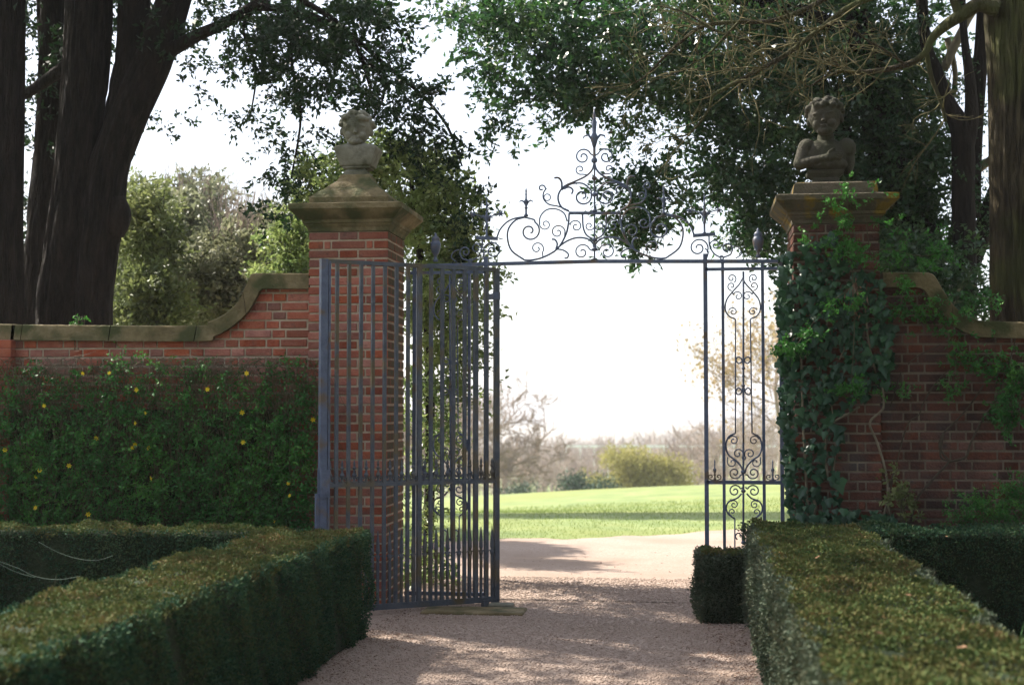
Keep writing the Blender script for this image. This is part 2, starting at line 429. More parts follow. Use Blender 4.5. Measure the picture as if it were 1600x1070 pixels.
# meadow blades beyond the track
n = 70000
gx = RNG.uniform(-7, 6, n); t = RNG.random(n) ** 2.0; gy = 16.6 + t * 24
e = np.clip(17.2 + .675 * (gx + 2.3) + .25 * np.sin(gx * 1.7) + .12 * np.sin(gx * 5.3) + .06 * np.sin(gx * 13.1), 15.8, 20.5) - .05
k = gy > e; gx, gy = gx[k], gy[k]; gx = gx * (gy / 18)
gc = np.stack([gx, gy, gz(gx, gy)], 1); d = RNG.normal(size=(len(gx), 3)) * .5; d[:, 2] = 1
o = leaves('grass', gc, RNG.uniform(.018, .045, len(gx)) * (gy / 18), M['blade'], dirs=d, aspect=.14)
tag(o, 'short bright green meadow grass beyond the gravel track', 'grass', kind='stuff')

# ------------------------------------------------------------------ brick piers
PL = (-3.10, -2.44, 11.30, 11.96); PR = (.80, 1.46, 11.30, 11.96); PZ = 3.05
def pier(name, b, matk, label, stone, swept):
    x0, x1, y0, y1 = b; cx, cy = (x0 + x1) / 2, (y0 + y1) / 2
    root = empty(name, (cx, cy, 0)); tag(root, label, 'brick pier', 'brick gate piers')
    mo = MB(); mo.box(x0 + .008, x1 - .008, y0 + .008, y1 - .008, 0, PZ - .004); mo.build('mortar_core', M['mortar' if swept else 'mortar_shaded'], root)
    m = MB(); rnd = random.Random(int(x0 * 100)); j = .014; rows = 41; ch = PZ / rows
    def br(a0, a1, c0, c1, z0, z1):
        e = rnd.uniform(-.0015, .003)
        m.box(a0 - (e if abs(a0 - x0) < .01 else 0), a1 + (e if abs(a1 - x1) < .01 else 0),
              c0 - (e if abs(c0 - y0) < .01 else 0), c1, z0 + rnd.uniform(0, .002), z1 - rnd.uniform(0, .002), .004)
    for r in range(rows):
        z0 = r * ch + j / 2; z1 = (r + 1) * ch - j / 2
        if r % 2 == 0: ws = [.246, .146, .246]; de = .12
        else: ws = [.118, .05, .28, .05, .118]; de = .25
        a = x0
        tot = sum(ws) + j * (len(ws) - 1); sc = (x1 - x0) / tot
        for i, q in enumerate(ws):
            end = i in (0, len(ws) - 1); dd = de if end else .1
            br(a, a + q * sc, y0, y0 + dd, z0, z1); br(a, a + q * sc, y1 - dd, y1, z0, z1)
            a += q * sc + j * sc
        s0, s1 = y0 + de + j, y1 - de - j
        for xx0, xx1 in ((x0, x0 + .1), (x1 - .1, x1)):
            if r % 2 == 0: h = (s1 - s0 - j) / 2; br(xx0, xx1, s0, s0 + h, z0, z1); br(xx0, xx1, s1 - h, s1, z0, z1)
            else: br(xx0, xx1, s0, s1, z0, z1)
    bo = m.build('brickwork', M[matk], root)
    if swept:      # darker green-brown bricks on the faces towards the opening
        bo.data.materials.append(M['brick_side'])
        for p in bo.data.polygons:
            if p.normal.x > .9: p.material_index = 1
    h = (x1 - x0) / 2; c = MB(); z = PZ
    prof = [(0.005, 0), (.012, .03), (.03, .05), (.03, .062), (.045, .068), (.045, .092), (.06, .10), (.075, .112), (.10, .135), (.128, .165), (.138, .172), (.138, .212), (.132, .218), (.115, .222)]
    c.sq(cx, cy, [(h + a, h + a, z + q) for a, q in prof]); c.build('cap', M[stone], root)
    t = z + .222; p = MB()
    if swept:
        p.sq(cx, cy, [(h + .0, h + .0, t), (h + .0, h + .0, t + .06), (h - .02, h - .02, t + .085), (h - .06, h - .06, t + .12), (h - .105, h - .105, t + .15), (h - .11, h - .11, t + .158), (h - .145, h - .145, t + .19), (h - .18, h - .18, t + .22), (h - .20, h - .20, t + .25), (h - .21, h - .21, t + .28)])
        zt = t + .28
    else:
        p.sq(cx, cy, [(h + .0, h + .0, t), (h - .005, h - .005, t + .05), (h - .015, h - .015, t + .10), (h - .03, h - .03, t + .112)])
        zt = t + .112
    p.build('pedestal', M[stone], root)
    return root, cx, cy, zt
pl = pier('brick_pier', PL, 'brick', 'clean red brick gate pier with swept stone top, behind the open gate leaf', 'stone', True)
pr = pier('brick_pier', PR, 'brick_shaded', 'shaded brick gate pier with golden mossed cap, right of the gateway under ivy', 'stone_gold', False)

# ------------------------------------------------------------------ busts
def blob(parts, name, mt, parent, voxel=.006, sm=1):
    bm = bmesh.new()
    for p in parts:
        x, y, z, rx, ry, rz = p[:6]; rot = p[6] if len(p) > 6 else (0, 0, 0)
        from mathutils import Euler
        mtx = Matrix.Translation((x, y, z)) @ Euler(rot).to_matrix().to_4x4() @ Matrix.Diagonal((rx, ry, rz, 1))
        bmesh.ops.create_icosphere(bm, subdivisions=3, radius=1, matrix=mtx)
    me = bpy.data.meshes.new(name); bm.to_mesh(me); bm.free()
    o = link(name, me, mt, parent)
    r = o.modifiers.new('r', 'REMESH'); r.mode = 'VOXEL'; r.voxel_size = voxel; r.use_smooth_shade = True
    s = o.modifiers.new('s', 'SMOOTH'); s.factor = .5; s.iterations = sm
    return o
def head(cx, cy, cz, s, yaw, tilt, rnd):
    """child's head, face towards -Y, centre at c, s = half height"""
    L = []
    def a(x, y, z, rx, ry, rz, rot=(0, 0, 0)): L.append([x, y, z, rx, ry, rz, rot])
    a(0, .06, .14, .80, .92, .86); a(0, -.12, -.22, .64, .59, .64)          # skull, face
    a(-.30, -.50, -.34, .26, .24, .25); a(.30, -.50, -.34, .26, .24, .25)   # full cheeks
    a(0, -.66, -.72, .20, .18, .14); a(0, -.42, -.66, .40, .36, .26)        # chin, jaw
    a(0, -.76, -.14, .085, .15, .20); a(0, -.88, -.26, .12, .11, .08)       # nose
    a(0, -.74, -.47, .17, .09, .045); a(0, -.72, -.56, .13, .09, .045)      # lips
    a(-.27, -.70, .13, .24, .12, .055); a(.27, -.70, .13, .24, .12, .055); a(0, -.60, .28, .44, .18, .17)  # brow
    a(-.27, -.64, -.03, .12, .08, .075); a(.27, -.64, -.03, .12, .08, .075)  # eyes
    a(-.80, .02, -.10, .10, .16, .22); a(.80, .02, -.10, .10, .16, .22)     # ears
    for i in range(70):                                                      # curls
        u = rnd.uniform(0, 6.283); v = rnd.uniform(.12, 1.0)
        x = math.cos(u) * math.sqrt(1 - v * v * .8); y = math.sin(u) * math.sqrt(1 - v * v * .8)
        z = .14 + v * .86
        if y < -.45 and z < .52: continue
        q = rnd.uniform(.14, .24); a(x * .84, y * .92 + .06, z * .88 + .02, q, q, q * .8)
    out = []
    m = Matrix.Rotation(yaw, 3, 'Z') @ Matrix.Rotation(tilt, 3, 'Y')
    for x, y, z, rx, ry, rz, rot in L:
        v = m @ Vector((x * s, y * s, z * s))
        out.append((cx + v.x, cy + v.y, cz + v.z, rx * s, ry * s, rz * s, (0, tilt, yaw)))
    return out
rn = random.Random(3)
cx, cy, zt = pl[1:]
b1 = empty('stone_bust', (cx, cy, zt)); tag(b1, 'pale stone bust of a curly haired child with plain squared chest on the left pier', 'statue', 'busts on the gate piers')
m = MB(); m.sq(cx, cy, [(.10, .10, zt + .001), (.10, .10, zt + .03), (.085, .085, zt + .04), (.075, .075, zt + .05), (.115, .09, zt + .062), (.115, .09, zt + .075)]); m.build('socle', M['bust'], b1)
z = zt + .075
m = MB(); m.sq(cx, cy, [(.130, .09, z), (.135, .10, z + .01), (.160, .12, z + .09), (.182, .125, z + .145), (.178, .12, z + .165), (.11, .095, z + .185), (.07, .07, z + .20)])
chest1 = o = m.build('chest', M['bust'], b1); bv = o.modifiers.new('b', 'BEVEL'); bv.width = .012; bv.segments = 2
hz = z + .312
L = head(cx - .01, cy - .02, hz, .158, R(8), R(2), rn) + [(cx, cy, z + .18, .062, .062, .09), (cx, cy, z + .14, .10, .075, .05)]
blob(L, 'head', M['bust'], chest1)
cx, cy, zt = pr[1:]; cx -= .03
b2 = empty('stone_bust', (cx, cy, zt)); tag(b2, 'stone bust of a child coloured dark for shade, arm folded across its chest, on the ivy pier', 'statue', 'busts on the gate piers')
m = MB(); m.sq(cx - .02, cy, [(.13, .12, zt + .001), (.13, .12, zt + .02), (.105, .10, zt + .03), (.10, .09, zt + .07), (.14, .11, zt + .10), (.145, .115, zt + .125), (.13, .10, zt + .13)]); m.build('socle', M['bust_shaded'], b2)
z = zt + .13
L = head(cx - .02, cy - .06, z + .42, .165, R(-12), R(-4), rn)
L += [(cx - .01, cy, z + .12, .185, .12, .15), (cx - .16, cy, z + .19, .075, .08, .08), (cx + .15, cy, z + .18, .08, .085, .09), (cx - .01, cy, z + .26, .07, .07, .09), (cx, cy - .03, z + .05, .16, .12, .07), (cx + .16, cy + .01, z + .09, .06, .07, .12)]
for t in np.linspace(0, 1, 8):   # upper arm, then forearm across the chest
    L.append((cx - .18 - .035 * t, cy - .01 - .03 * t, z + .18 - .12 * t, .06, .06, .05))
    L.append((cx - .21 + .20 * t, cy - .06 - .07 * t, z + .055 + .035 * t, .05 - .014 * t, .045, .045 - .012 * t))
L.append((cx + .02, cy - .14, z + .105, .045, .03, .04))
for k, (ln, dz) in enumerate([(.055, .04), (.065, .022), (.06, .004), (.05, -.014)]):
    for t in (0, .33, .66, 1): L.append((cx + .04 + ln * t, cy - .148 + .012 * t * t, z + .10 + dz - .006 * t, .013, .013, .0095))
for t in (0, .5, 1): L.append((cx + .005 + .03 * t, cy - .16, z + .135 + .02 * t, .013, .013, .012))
blob(L, 'torso', M['bust_shaded'], b2, voxel=.006, sm=1)

# ------------------------------------------------------------------ garden walls
def wall(name, label, x0, x1, topc, botc, matk, stone, seed, yf=11.36, pil=None):
    root = empty(name, ((x0 + x1) / 2, yf, 0)); tag(root, label, 'wall', 'brick garden walls')
    tp = P([p[0] for p in topc], [p[1] for p in topc], np.full(len(topc), yf - .05))
    bt = P([p[0] for p in botc], [p[1] for p in botc], np.full(len(botc), yf - .05))
    tX = [p for p in catmull([(q[0], q[2]) for q in tp], 5)]; bX = [p for p in catmull([(q[0], q[2]) for q in bt], 5)]
    def resample(c, n):
        c = np.array(c); s = np.concatenate([[0], np.cumsum(np.linalg.norm(np.diff(c, axis=0), axis=1))]); t = np.linspace(0, s[-1], n)
        return np.stack([np.interp(t, s, c[:, 0]), np.interp(t, s, c[:, 1])], 1)
    A, B = resample(tX, 70), resample(bX, 70)
    def top(x): 
        o_ = np.argsort(B[:, 0]); return np.interp(x, B[o_, 0], B[o_, 1]) + .015
    A, B = resample(tX, 160), resample(bX, 160); rc = random.Random(seed)
    m = MB(); i0 = 0; Ls = float(np.sum(np.linalg.norm(np.diff(A, axis=0), axis=1))) / 159
    while i0 < 158:
        i1 = min(159, i0 + int(rc.uniform(.55, .8) / Ls))
        if 159 - i1 < 8: i1 = 159
        V = []; F = []; dz = rc.uniform(-.003, .003); dy = rc.uniform(-.003, .003); n_ = i1 - i0 + 1
        for k in range(n_):
            i = i0 + k; a, b = A[i].copy(), B[i].copy()
            if k == 0: a += (A[i + 1] - a) * .004 / Ls; b += (B[i + 1] - b) * .004 / Ls
            if k == n_ - 1: a += (A[i - 1] - a) * .004 / Ls; b += (B[i - 1] - b) * .004 / Ls
            z = dz + rc.uniform(-.0012, .0012)
            for y in (yf - .05 + dy, yf + .40): V += [(a[0], y, a[1] + z), (b[0], y, b[1])]
            V += [(a[0], yf - .040 + dy, a[1] + .010 + z)]
        for k in range(n_ - 1):
            a, b = k * 5, k * 5 + 5
            F += [(a, a + 1, b + 1, b), (a + 2, b + 2, b + 3, a + 3), (a + 4, a, b, b + 4), (a + 2, a + 4, b + 4, b + 2), (a + 1, a + 3, b + 3, b + 1)]
        q = (n_ - 1) * 5; F += [(0, 4, 2, 3, 1), (q, q + 1, q + 3, q + 2, q + 4)]
        m.add(V, F); i0 = i1
    cp = m.build('coping', M[stone], root)
    mo = MB(); xs = np.linspace(x0, x1, 80); V = []; F = []
    for x in xs:
        t = top(x) - .005
        V += [(x, yf + .008, 0), (x, yf + .008, t), (x, yf + .35, t), (x, yf + .35, 0)]
    for i in range(79):
        a, b = i * 4, i * 4 + 4
        F += [(a, b, b + 1, a + 1), (a + 1, b + 1, b + 2, a + 2), (a + 2, b + 2, b + 3, a + 3)]
    F += [(0, 1, 2, 3), (316, 319, 318, 317)]
    mo.add(V, F); mo.build('mortar_core', M['mortar' if matk == 'brick' else 'mortar_shaded'], root)
    rnd = random.Random(seed); br = MB(); j = .014; ch = .0752
    for r in range(40):
        z0, z1 = r * ch + j / 2, (r + 1) * ch - j / 2
        x = x0 - rnd.uniform(0, .02) - (0 if r % 2 else .17); k = r
        while x < x1:
            wd = .218 if k % 2 else .105
            a, b = max(x, x0), min(x + wd, x1)
            if b - a > .03 and z0 < max(top(a), top(b)) - .01:
                n0 = len(br.v); e = rnd.uniform(-.002, .004)
                if min(top(a), top(b)) < z1 + .01:      # brick cut to the sweep of the coping
                    if b - a < .03: x += wd + j; k += 1; continue
                    V2 = []; F2 = []
                    for xx in np.linspace(a, b, 9):
                        t = max(z0, min(z1, top(xx) - .006)); V2 += [(xx, yf - e, z0), (xx, yf - e, t), (xx, yf + .05, t), (xx, yf + .05, z0)]
                    for q in range(8):
                        c_ = q * 4; F2 += [(c_, c_ + 4, c_ + 5, c_ + 1), (c_ + 1, c_ + 5, c_ + 6, c_ + 2), (c_ + 3, c_ + 7, c_ + 4, c_)]
                    F2 += [(0, 1, 2, 3), (32, 35, 34, 33)]
                    br.add(V2, F2); x += wd + j; k += 1; continue
                br.box(a, b, yf - e, yf + .09, z0 + rnd.uniform(0, .003), z1 - rnd.uniform(0, .003), .004)
                for q in range(n0, len(br.v)):
                    v = br.v[q]; t = top(v[0])
                    if v[2] > t: br.v[q] = (v[0], v[1], t)
            x += wd + j; k += 1
    br.build('brickwork', M[matk], root)
    return root
TL = [(-330, 505), (0, 507), (32, 508), (300, 510), (323, 505), (350, 492), (372, 472), (384, 447), (391, 433), (397, 429), (440, 429), (483, 429)]
BL = [(-330, 528), (0, 530), (32, 531), (305, 533), (332, 526), (359, 512), (386, 488), (402, 461), (406, 453), (413, 451), (450, 451), (483, 451)]
wl = wall('garden_wall', 'red brick garden wall with sweeping stone coping, clad in flowering jasmine', -8.2, -3.105, TL, BL, 'brick', 'stone', 5)
TR = [(1379, 427), (1440, 427), (1455, 429), (1463, 436), (1474, 455), (1492, 480), (1518, 497), (1550, 503), (1700, 506), (1900, 508)]
BR = [(1379, 449), (1430, 449), (1444, 453), (1452, 464), (1468, 486), (1492, 510), (1520, 523), (1550, 527), (1700, 530), (1900, 532)]
wr = wall('garden_wall', 'dark shade toned brick garden wall with bare climber stems, right of the ivy pier', 1.465, 4.3, TR, BR, 'brick_shaded', 'stone', 9)
# shallow pilaster at the far left of the wall
m = MB(); X1 = float(P(19, 530, 11.26)[0])
for r in range(29):
    z0, z1 = r * .0752 + .005, (r + 1) * .0752 - .006
    cuts = [X1 - .45, X1 - .225, X1 - .11, X1] if r % 2 else [X1 - .45, X1 - .34, X1 - .115, X1]
    for a, b in zip(cuts[:-1], cuts[1:]): m.box(a, b - .01, 11.26, 11.355, z0, z1, .004)
m.box(X1 - .44, X1 - .02, 11.268, 11.35, 0, 2.18)
m.build('pilaster', M['brick'], wl)

# ------------------------------------------------------------------ iron gateway screen
YG = 11.60
def k3(x, y): return P(np.array(x) / 2.7586 + 660, np.array(y) / 2.7586 + 170, YG)
def c4(x, y): return P(np.array(x) / 2.0208 + 1060, np.array(y) / 2.0208 + 350, YG)
def spiral(cx, cy, r, a0, turns, r1=.18, n=22):
    a0 = math.radians(a0); return [(cx + (r * (1 - t) + r * r1 * t) * math.cos(a0 + turns * 2 * math.pi * t), cy + (r * (1 - t) + r * r1 * t) * math.sin(a0 + turns * 2 * math.pi * t)) for t in np.linspace(0, 1, n)]
screen = empty('iron_gateway', (-.78, YG, 0))
tag(screen, 'blue grey wrought iron gateway screen with scrolled overthrow between the two brick piers', 'ironwork screen')
XC = float((k3(742, 600))[0]); ZR = float(k3(742, 658)[2])
def put(mb, pts, rad, conv, mirror_about=None, both=True, taper=False, n=5, sm=True):
    pts = catmull(pts, 4) if sm else pts
    W = [conv(p[0], p[1]) for p in pts]
    rr = [rad * (1 - .45 * i / len(W)) if taper else rad for i in range(len(W))]
    mb.tube(W, rr, n)
    if both:
        xc = XC if mirror_about is None else mirror_about
        mb.tube([(2 * xc - q[0], q[1], q[2]) for q in W], rr, n)
ow = MB()
S = [   # (points in sketch units, radius)
    ([(632, 450), (629, 495), (617, 545), (580, 605), (520, 640), (470, 652), (440, 652)], .0085),
    ([(440, 468), (402, 480), (372, 515), (367, 560), (385, 612), (440, 652)], .008),
    ([(440, 468), (480, 478)] + spiral(462, 528, 46, -60, 1.35), .0075),
    ([(320, 558), (335, 520), (365, 488), (400, 472), (440, 466)], .0075),
    (spiral(303, 612, 42, 150, 1.6), .0065),
    ([(632, 440), (590, 422), (545, 412), (522, 388), (522, 362), (533, 345)] + spiral(514, 343, 16, 0, -.9, .3, 12), .0065),
    (spiral(538, 382, 14, 0, 1.0, 1.0, 12), .005),
    ([(505, 500), (508, 465), (535, 436), (575, 432), (610, 450), (624, 485)], .0065),
    ([(505, 500)] + spiral(530, 498, 24, 150, -1.2), .005),
    ([(612, 560), (614, 530)] + spiral(583, 532, 32, -10, -1.3), .0055),
    ([(520, 640)] + spiral(494, 602, 30, 40, -1.3), .0055),
    ([(575, 605), (581, 583), (572, 565), (558, 562)], .008),
    ([(583, 605), (608, 610), (628, 625), (625, 642), (612, 644)], .007),
    ([(575, 605), (620, 572), (665, 556), (710, 560), (735, 580), (742, 600)], .008),
    ([(737, 590), (735, 610)] + spiral(688, 618, 36, -20, -1.35), .006),
    ([(687, 655)] + [], .006),
    ([(690, 455), (693, 510), (708, 545), (742, 565)], .0075),
    (spiral(720, 505, 22, -20, 1.3), .005),
    ([(640, 500)] + spiral(662, 507, 28, 200, 1.3), .0055),
    ([(632, 442), (600, 425), (585, 392), (590, 360), (615, 332), (660, 312), (705, 290), (732, 262), (742, 225)], .0085),
    ([(600, 350), (640, 325), (690, 322), (724, 348)] + spiral(690, 378, 40, -20, 1.3), .0075),
    ([(600, 350), (600, 318), (588, 299), (568, 298)], .009),
    ([(610, 345), (632, 338), (648, 350), (643, 368)], .008),
    ([(740, 240), (738, 205)] + spiral(692, 208, 36, -20, -1.5), .0065),
    ([(735, 258), (715, 282)] + spiral(680, 262, 22, 70, 1.2), .0055),
    ([(1235, 548), (1238, 590), (1258, 625), (1290, 640), (1325, 630)] + spiral(1312, 602, 26, 40, -1.3), .0065),
    ([(1238, 590)] + spiral(1262, 588, 24, 180, 1.3), .0055),
    (spiral(1290, 640, 10, 0, .9, .6, 8), .005),
    ([(1340, 590), (1365, 600), (1375, 625), (1350, 645)], .005),
    ([(268, 655), (262, 630), (275, 615)], .006),
]
for pts, r in S:
    if len(pts) > 1: put(ow, pts, r, k3)
ow.build('overthrow_scrolls', M['iron'], screen, smooth=True)
rl = MB()
def kb(x0, y0, x1, y1, wd, dp=.03, both=True):
    a, b = k3(x0, y0), k3(x1, y1); rl.beam(a, b, wd, dp)
    if both: rl.beam((2 * XC - a[0], a[1], a[2]), (2 * XC - b[0], b[1], b[2]), wd, dp)
kb(742, 658, 1545, 658, .028, .04)
rl.build('top_rail', M['iron'], screen)
a_, b_ = k3(632, 450), k3(852, 450); rl = MB(); rl.beam(a_, b_, .022, .03); rl.build('cresting_bar', M['iron'], screen)
a_, b_ = k3(232, 556), k3(325, 560)
for f_ in (lambda v: v, lambda v: np.array([2 * XC - v[0], v[1], v[2]])):
    rl = MB(); rl.beam(f_(a_), f_(b_), .026, .03); rl.build('cresting_bar', M['iron'], screen)
rl = MB(); rl.beam(k3(742, 655), k3(742, 225), .013, .013); spind = rl.build('spindle', M['iron'], screen)
def spike(parent, x, ztop, zbot, r=.011, fleur=True, s=1.0, name='finial', y=YG):
    m = MB(); H = ztop - zbot
    m.lathe((x, y, zbot), [(r * 1.9, 0), (r * 2.2, .012 * s), (r, .03 * s), (r * .9, H * .25), (r * 1.7, H * .3), (r * .9, H * .34), (r * 1.9, H * .48), (r * 2.3, H * .53), (r * .9, H * .6), (r * .7, H * .74), (r * 1.1, H * .77), (r * .6, H * .8), (r * .9, H * .88), (r * .15, H)], 8)
    if fleur:
        for sg in (-1, 1):
            m.tube([(x, y, zbot + H * .36), (x + sg * .02 * s, y, zbot + H * .5), (x + sg * .045 * s, y, zbot + H * .56), (x + sg * .065 * s, y, zbot + H * .53), (x + sg * .066 * s, y, zbot + H * .49)], [r * .9, r * .9, r * .8, r * .6, r * .3], 5)
    return m.build(name, M['iron'], parent, smooth=True)
def kz(x, y): p = k3(x, y); return float(p[0]), float(p[2])
for x, yt, yb in ((447, 340, 465), (277, 385, 556)):
    X, zb = kz(x, yb); _, ztp = kz(x, yt)
    for q in (X, 2 * XC - X): spike(screen, q, ztp, zb, .009, True, .8 if x == 447 else .7)
for f_ in (lambda v: v, lambda v: np.array([2 * XC - v[0], v[1], v[2]])):   # flowers on stalks beside the side finials
    m = MB()
    for pts in ([(277, 500), (285, 475), (310, 458), (338, 452)], [(277, 500), (268, 475), (245, 460), (217, 455)]):
        m.tube([f_(k3(*p)) for p in catmull(pts, 4)], .005, 5); c = f_(k3(*pts[-1]))
        for a in range(6): m.tube([c, (c[0] + .028 * math.cos(a * 1.047), YG, c[2] + .028 * math.sin(a * 1.047))], [.009, .004], 4)
    m.build('iron_flower', M['iron'], screen)
# central finial
X, zb = kz(742, 235); _, ztp = kz(742, 0)
m = MB()
m.lathe((XC, YG, zb), [(.01, 0), (.024, .01), (.026, .03), (.012, .05), (.011, .14), (.02, .17), (.026, .20), (.03, .22), (.016, .25), (.018, .30), (.022, .34), (.009, .37), (.015, .39), (.007, .41), (.004, ztp - zb)], 10)
for sg in (-1, 1):
    m.tube([(XC, YG, zb + .13), (XC + sg * .02, YG, zb + .20), (XC + sg * .05, YG, zb + .235), (XC + sg * .085, YG, zb + .225), (XC + sg * .09, YG, zb + .205)], [.012, .012, .010, .008, .004], 6)
m.build('finial', M['iron'], screen, smooth=True)
for yy in (605, 565, 440, 370, 300, 225): 
    m = MB(); _, z = kz(742, yy); m.lathe((XC, YG, z - .018), [(.008, 0), (.02, .008), (.024, .018), (.02, .028), (.008, .036)], 10); m.build('knop', M['iron'], spind, smooth=True)
for X in (float(k3(1447, 600)[0]), 2 * XC - float(k3(1447, 600)[0])):
    m = MB(); z = ZR + .014
    m.lathe((X, YG, z), [(.022, 0), (.022, .012), (.012, .03), (.014, .05), (.034, .08), (.043, .12), (.044, .15), (.036, .165), (.03, .175), (.036, .185), (.03, .20), (.012, .215), (.012, .225), (.004, .24)], 14)
    m.build('urn', M['iron'], screen, smooth=True)
# side panels, mirrored
xm = XC
xposts = [float(c4(q, 500)[0]) for q in (87, 142, 268, 325)]
zt_ = float(c4(200, 118)[2]); z2 = float(c4(200, 142)[2]); zmid = float(c4(200, 815)[2])
for sg in (1, -1):
    side = MB(); fx = (lambda x: x) if sg > 0 else (lambda x: 2 * XC - x)
    for i, x in enumerate(xposts):
        wd = (.034, .024, .024, .03)[i]; top = ZR + .05 if i == 0 else ZR - .014
        side = MB(); side.box(fx(x) - wd / 2, fx(x) + wd / 2, YG - wd / 2, YG + wd / 2, 0, top); side.build('post', M['iron'], screen)
    a, b = sorted((fx(xposts[0]), fx(.795)))
    for z, t in ((z2, .024), (zmid, .03), (.09, .03)): r = MB(); r.box(a, b, YG - .017, YG + .017, z - t / 2, z + t / 2); r.build('rail', M['iron'], screen)
    sc_ = MB()
    def cs(pts, rad=.0065, mir=True):
        W = [c4(p[0], p[1]) for p in catmull(pts, 4)]
        for s2 in ((1, -1) if mir else (1,)):
            xc5 = float(c4(205, 500)[0])
            sc_.tube([(fx(q[0] if s2 > 0 else 2 * xc5 - q[0]), q[1], q[2]) for q in W], rad, 5)
    cs([(205, 150), (205, 600), (205, 1010)], .009, False)
    cs([(180, 300), (180, 480), (180, 660)], .006)
    cs([(180, 300), (160, 291), (148, 270), (152, 240), (170, 215), (192, 190), (203, 170)], .0065)
    cs(spiral(172, 277, 14, 200, 1.3), .005)
    cs([(170, 215)] + spiral(188, 228, 16, 200, 1.2), .005)
    cs([(168, 212)] + spiral(168, 196, 14, 100, 1.1), .005)
    cs(spiral(168, 172, 15, 60, -1.3), .005)
    cs([(200, 435), (190, 440), (182, 430), (187, 420), (198, 424), (203, 440)], .006)
    cs([(200, 525), (190, 517), (182, 527), (187, 538), (198, 533), (203, 515)], .006)
    cs([(180, 660), (158, 672), (150, 700), (158, 728), (180, 745), (198, 765), (204, 782)], .0075)
    cs([(158, 672)] + spiral(174, 683, 16, 200, 1.3), .0055)
    cs([(205, 745)] + spiral(188, 725, 18, 40, -1.3), .0055)
    cs([(155, 735)] + spiral(170, 752, 16, 200, -1.1), .005)
    cs([(204, 790)] + spiral(178, 785, 20, 20, 1.4), .006)
    cs([(204, 830)] + spiral(178, 842, 20, -20, -1.4), .006)
    cs([(200, 850), (185, 865), (160, 875), (151, 895), (158, 915), (178, 930)], .007)
    cs([(165, 868)] + spiral(175, 885, 14, 230, 1.3), .005)
    cs(spiral(170, 908, 12, 100, 1.2), .005)
    cs([(178, 930), (178, 1120)], .006)
    cs([(203, 1010), (200, 985), (188, 975), (180, 985), (186, 996)], .006)
    for yy, rr in ((455, .014), (480, .012), (510, .014), (782, .02), (842, .018), (1005, .017)):
        q = c4(205, yy); sc_.lathe((fx(q[0]), YG, q[2] - rr), [(rr * .3, 0), (rr, rr * .6), (rr * 1.1, rr), (rr, rr * 1.4), (rr * .3, rr * 2)], 8)
    for xx in (115, 298):
        q = c4(xx, 812)
        for s2 in (-1, 1):
            sc_.tube([(fx(q[0] + s2 * (a_ - xx) * .00255), YG, float(c4(xx, b_)[2])) for a_, b_ in [(xx, 812)] + spiral(xx + 12, 797, 9, 90, -1.1)], .0045, 4)
    sc_.build('panel_scrolls', M['iron'], screen, smooth=True)
    for xx in (115, 298):
        q = c4(xx, 812); spike(screen, fx(float(q[0])), float(c4(xx, 742)[2]), float(q[2]), .0065, False)

# ------------------------------------------------------------------ the open gate leaf
HX, HY = -1.57, 11.45; FX_, FY_ = -2.79, 10.60
gate = empty('iron_gate', (HX, HY, 0)); tag(gate, 'blue grey barred iron gate leaf standing open in front of the left pier', 'gate')
Lg = math.hypot(FX_ - HX, FY_ - HY); ux, uy = (FX_ - HX) / Lg, (FY_ - HY) / Lg; nx_, ny_ = -uy, ux
G = lambda s, z, o_=0: (HX + ux * s + nx_ * o_, HY + uy * s + ny_ * o_, z)
ZB, ZM, ZT = .075, 1.02, 2.735
nrm_ = (nx_, ny_, 0)
m = MB(); m.beam(G(0, .03), G(0, ZT + .01), .04, .04, nrm_); heel = m.build('heel_stile', M['iron_old'], gate)
m = MB(); m.beam(G(Lg, .05), G(Lg, ZT + .015), .055, .05, nrm_); m.beam(G(Lg - .045, .05), G(Lg - .045, ZT), .018, .03, nrm_); latch = m.build('latch_stile', M['iron'], gate)
m = MB(); m.beam(G(.02, ZT), G(Lg - .028, ZT), .03, .028, nrm_); m.build('head_rail', M['iron_old'], gate)
m = MB(); m.beam(G(.02, ZM), G(Lg - .028, ZM), .03, .03, nrm_); m.build('lock_rail', M['iron_old'], gate)
m = MB(); m.beam(G(.02, ZB), G(Lg - .028, ZB), .045, .03, nrm_); m.build('bottom_rail', M['iron_old'], gate)
nb = 14
for i in range(1, nb + 1):
    s = Lg * i / (nb + 1) - .01; wd = .034 if i in (2, 7) else .026
    m = MB()
    for a, b in ((ZB + .022, ZM - .015), (ZM + .015, ZT - .015)): m.beam(G(s, a), G(s, b), wd, wd, nrm_)
    m.build('bar', M['iron_old'], gate)
dg = MB(); mf = MB()
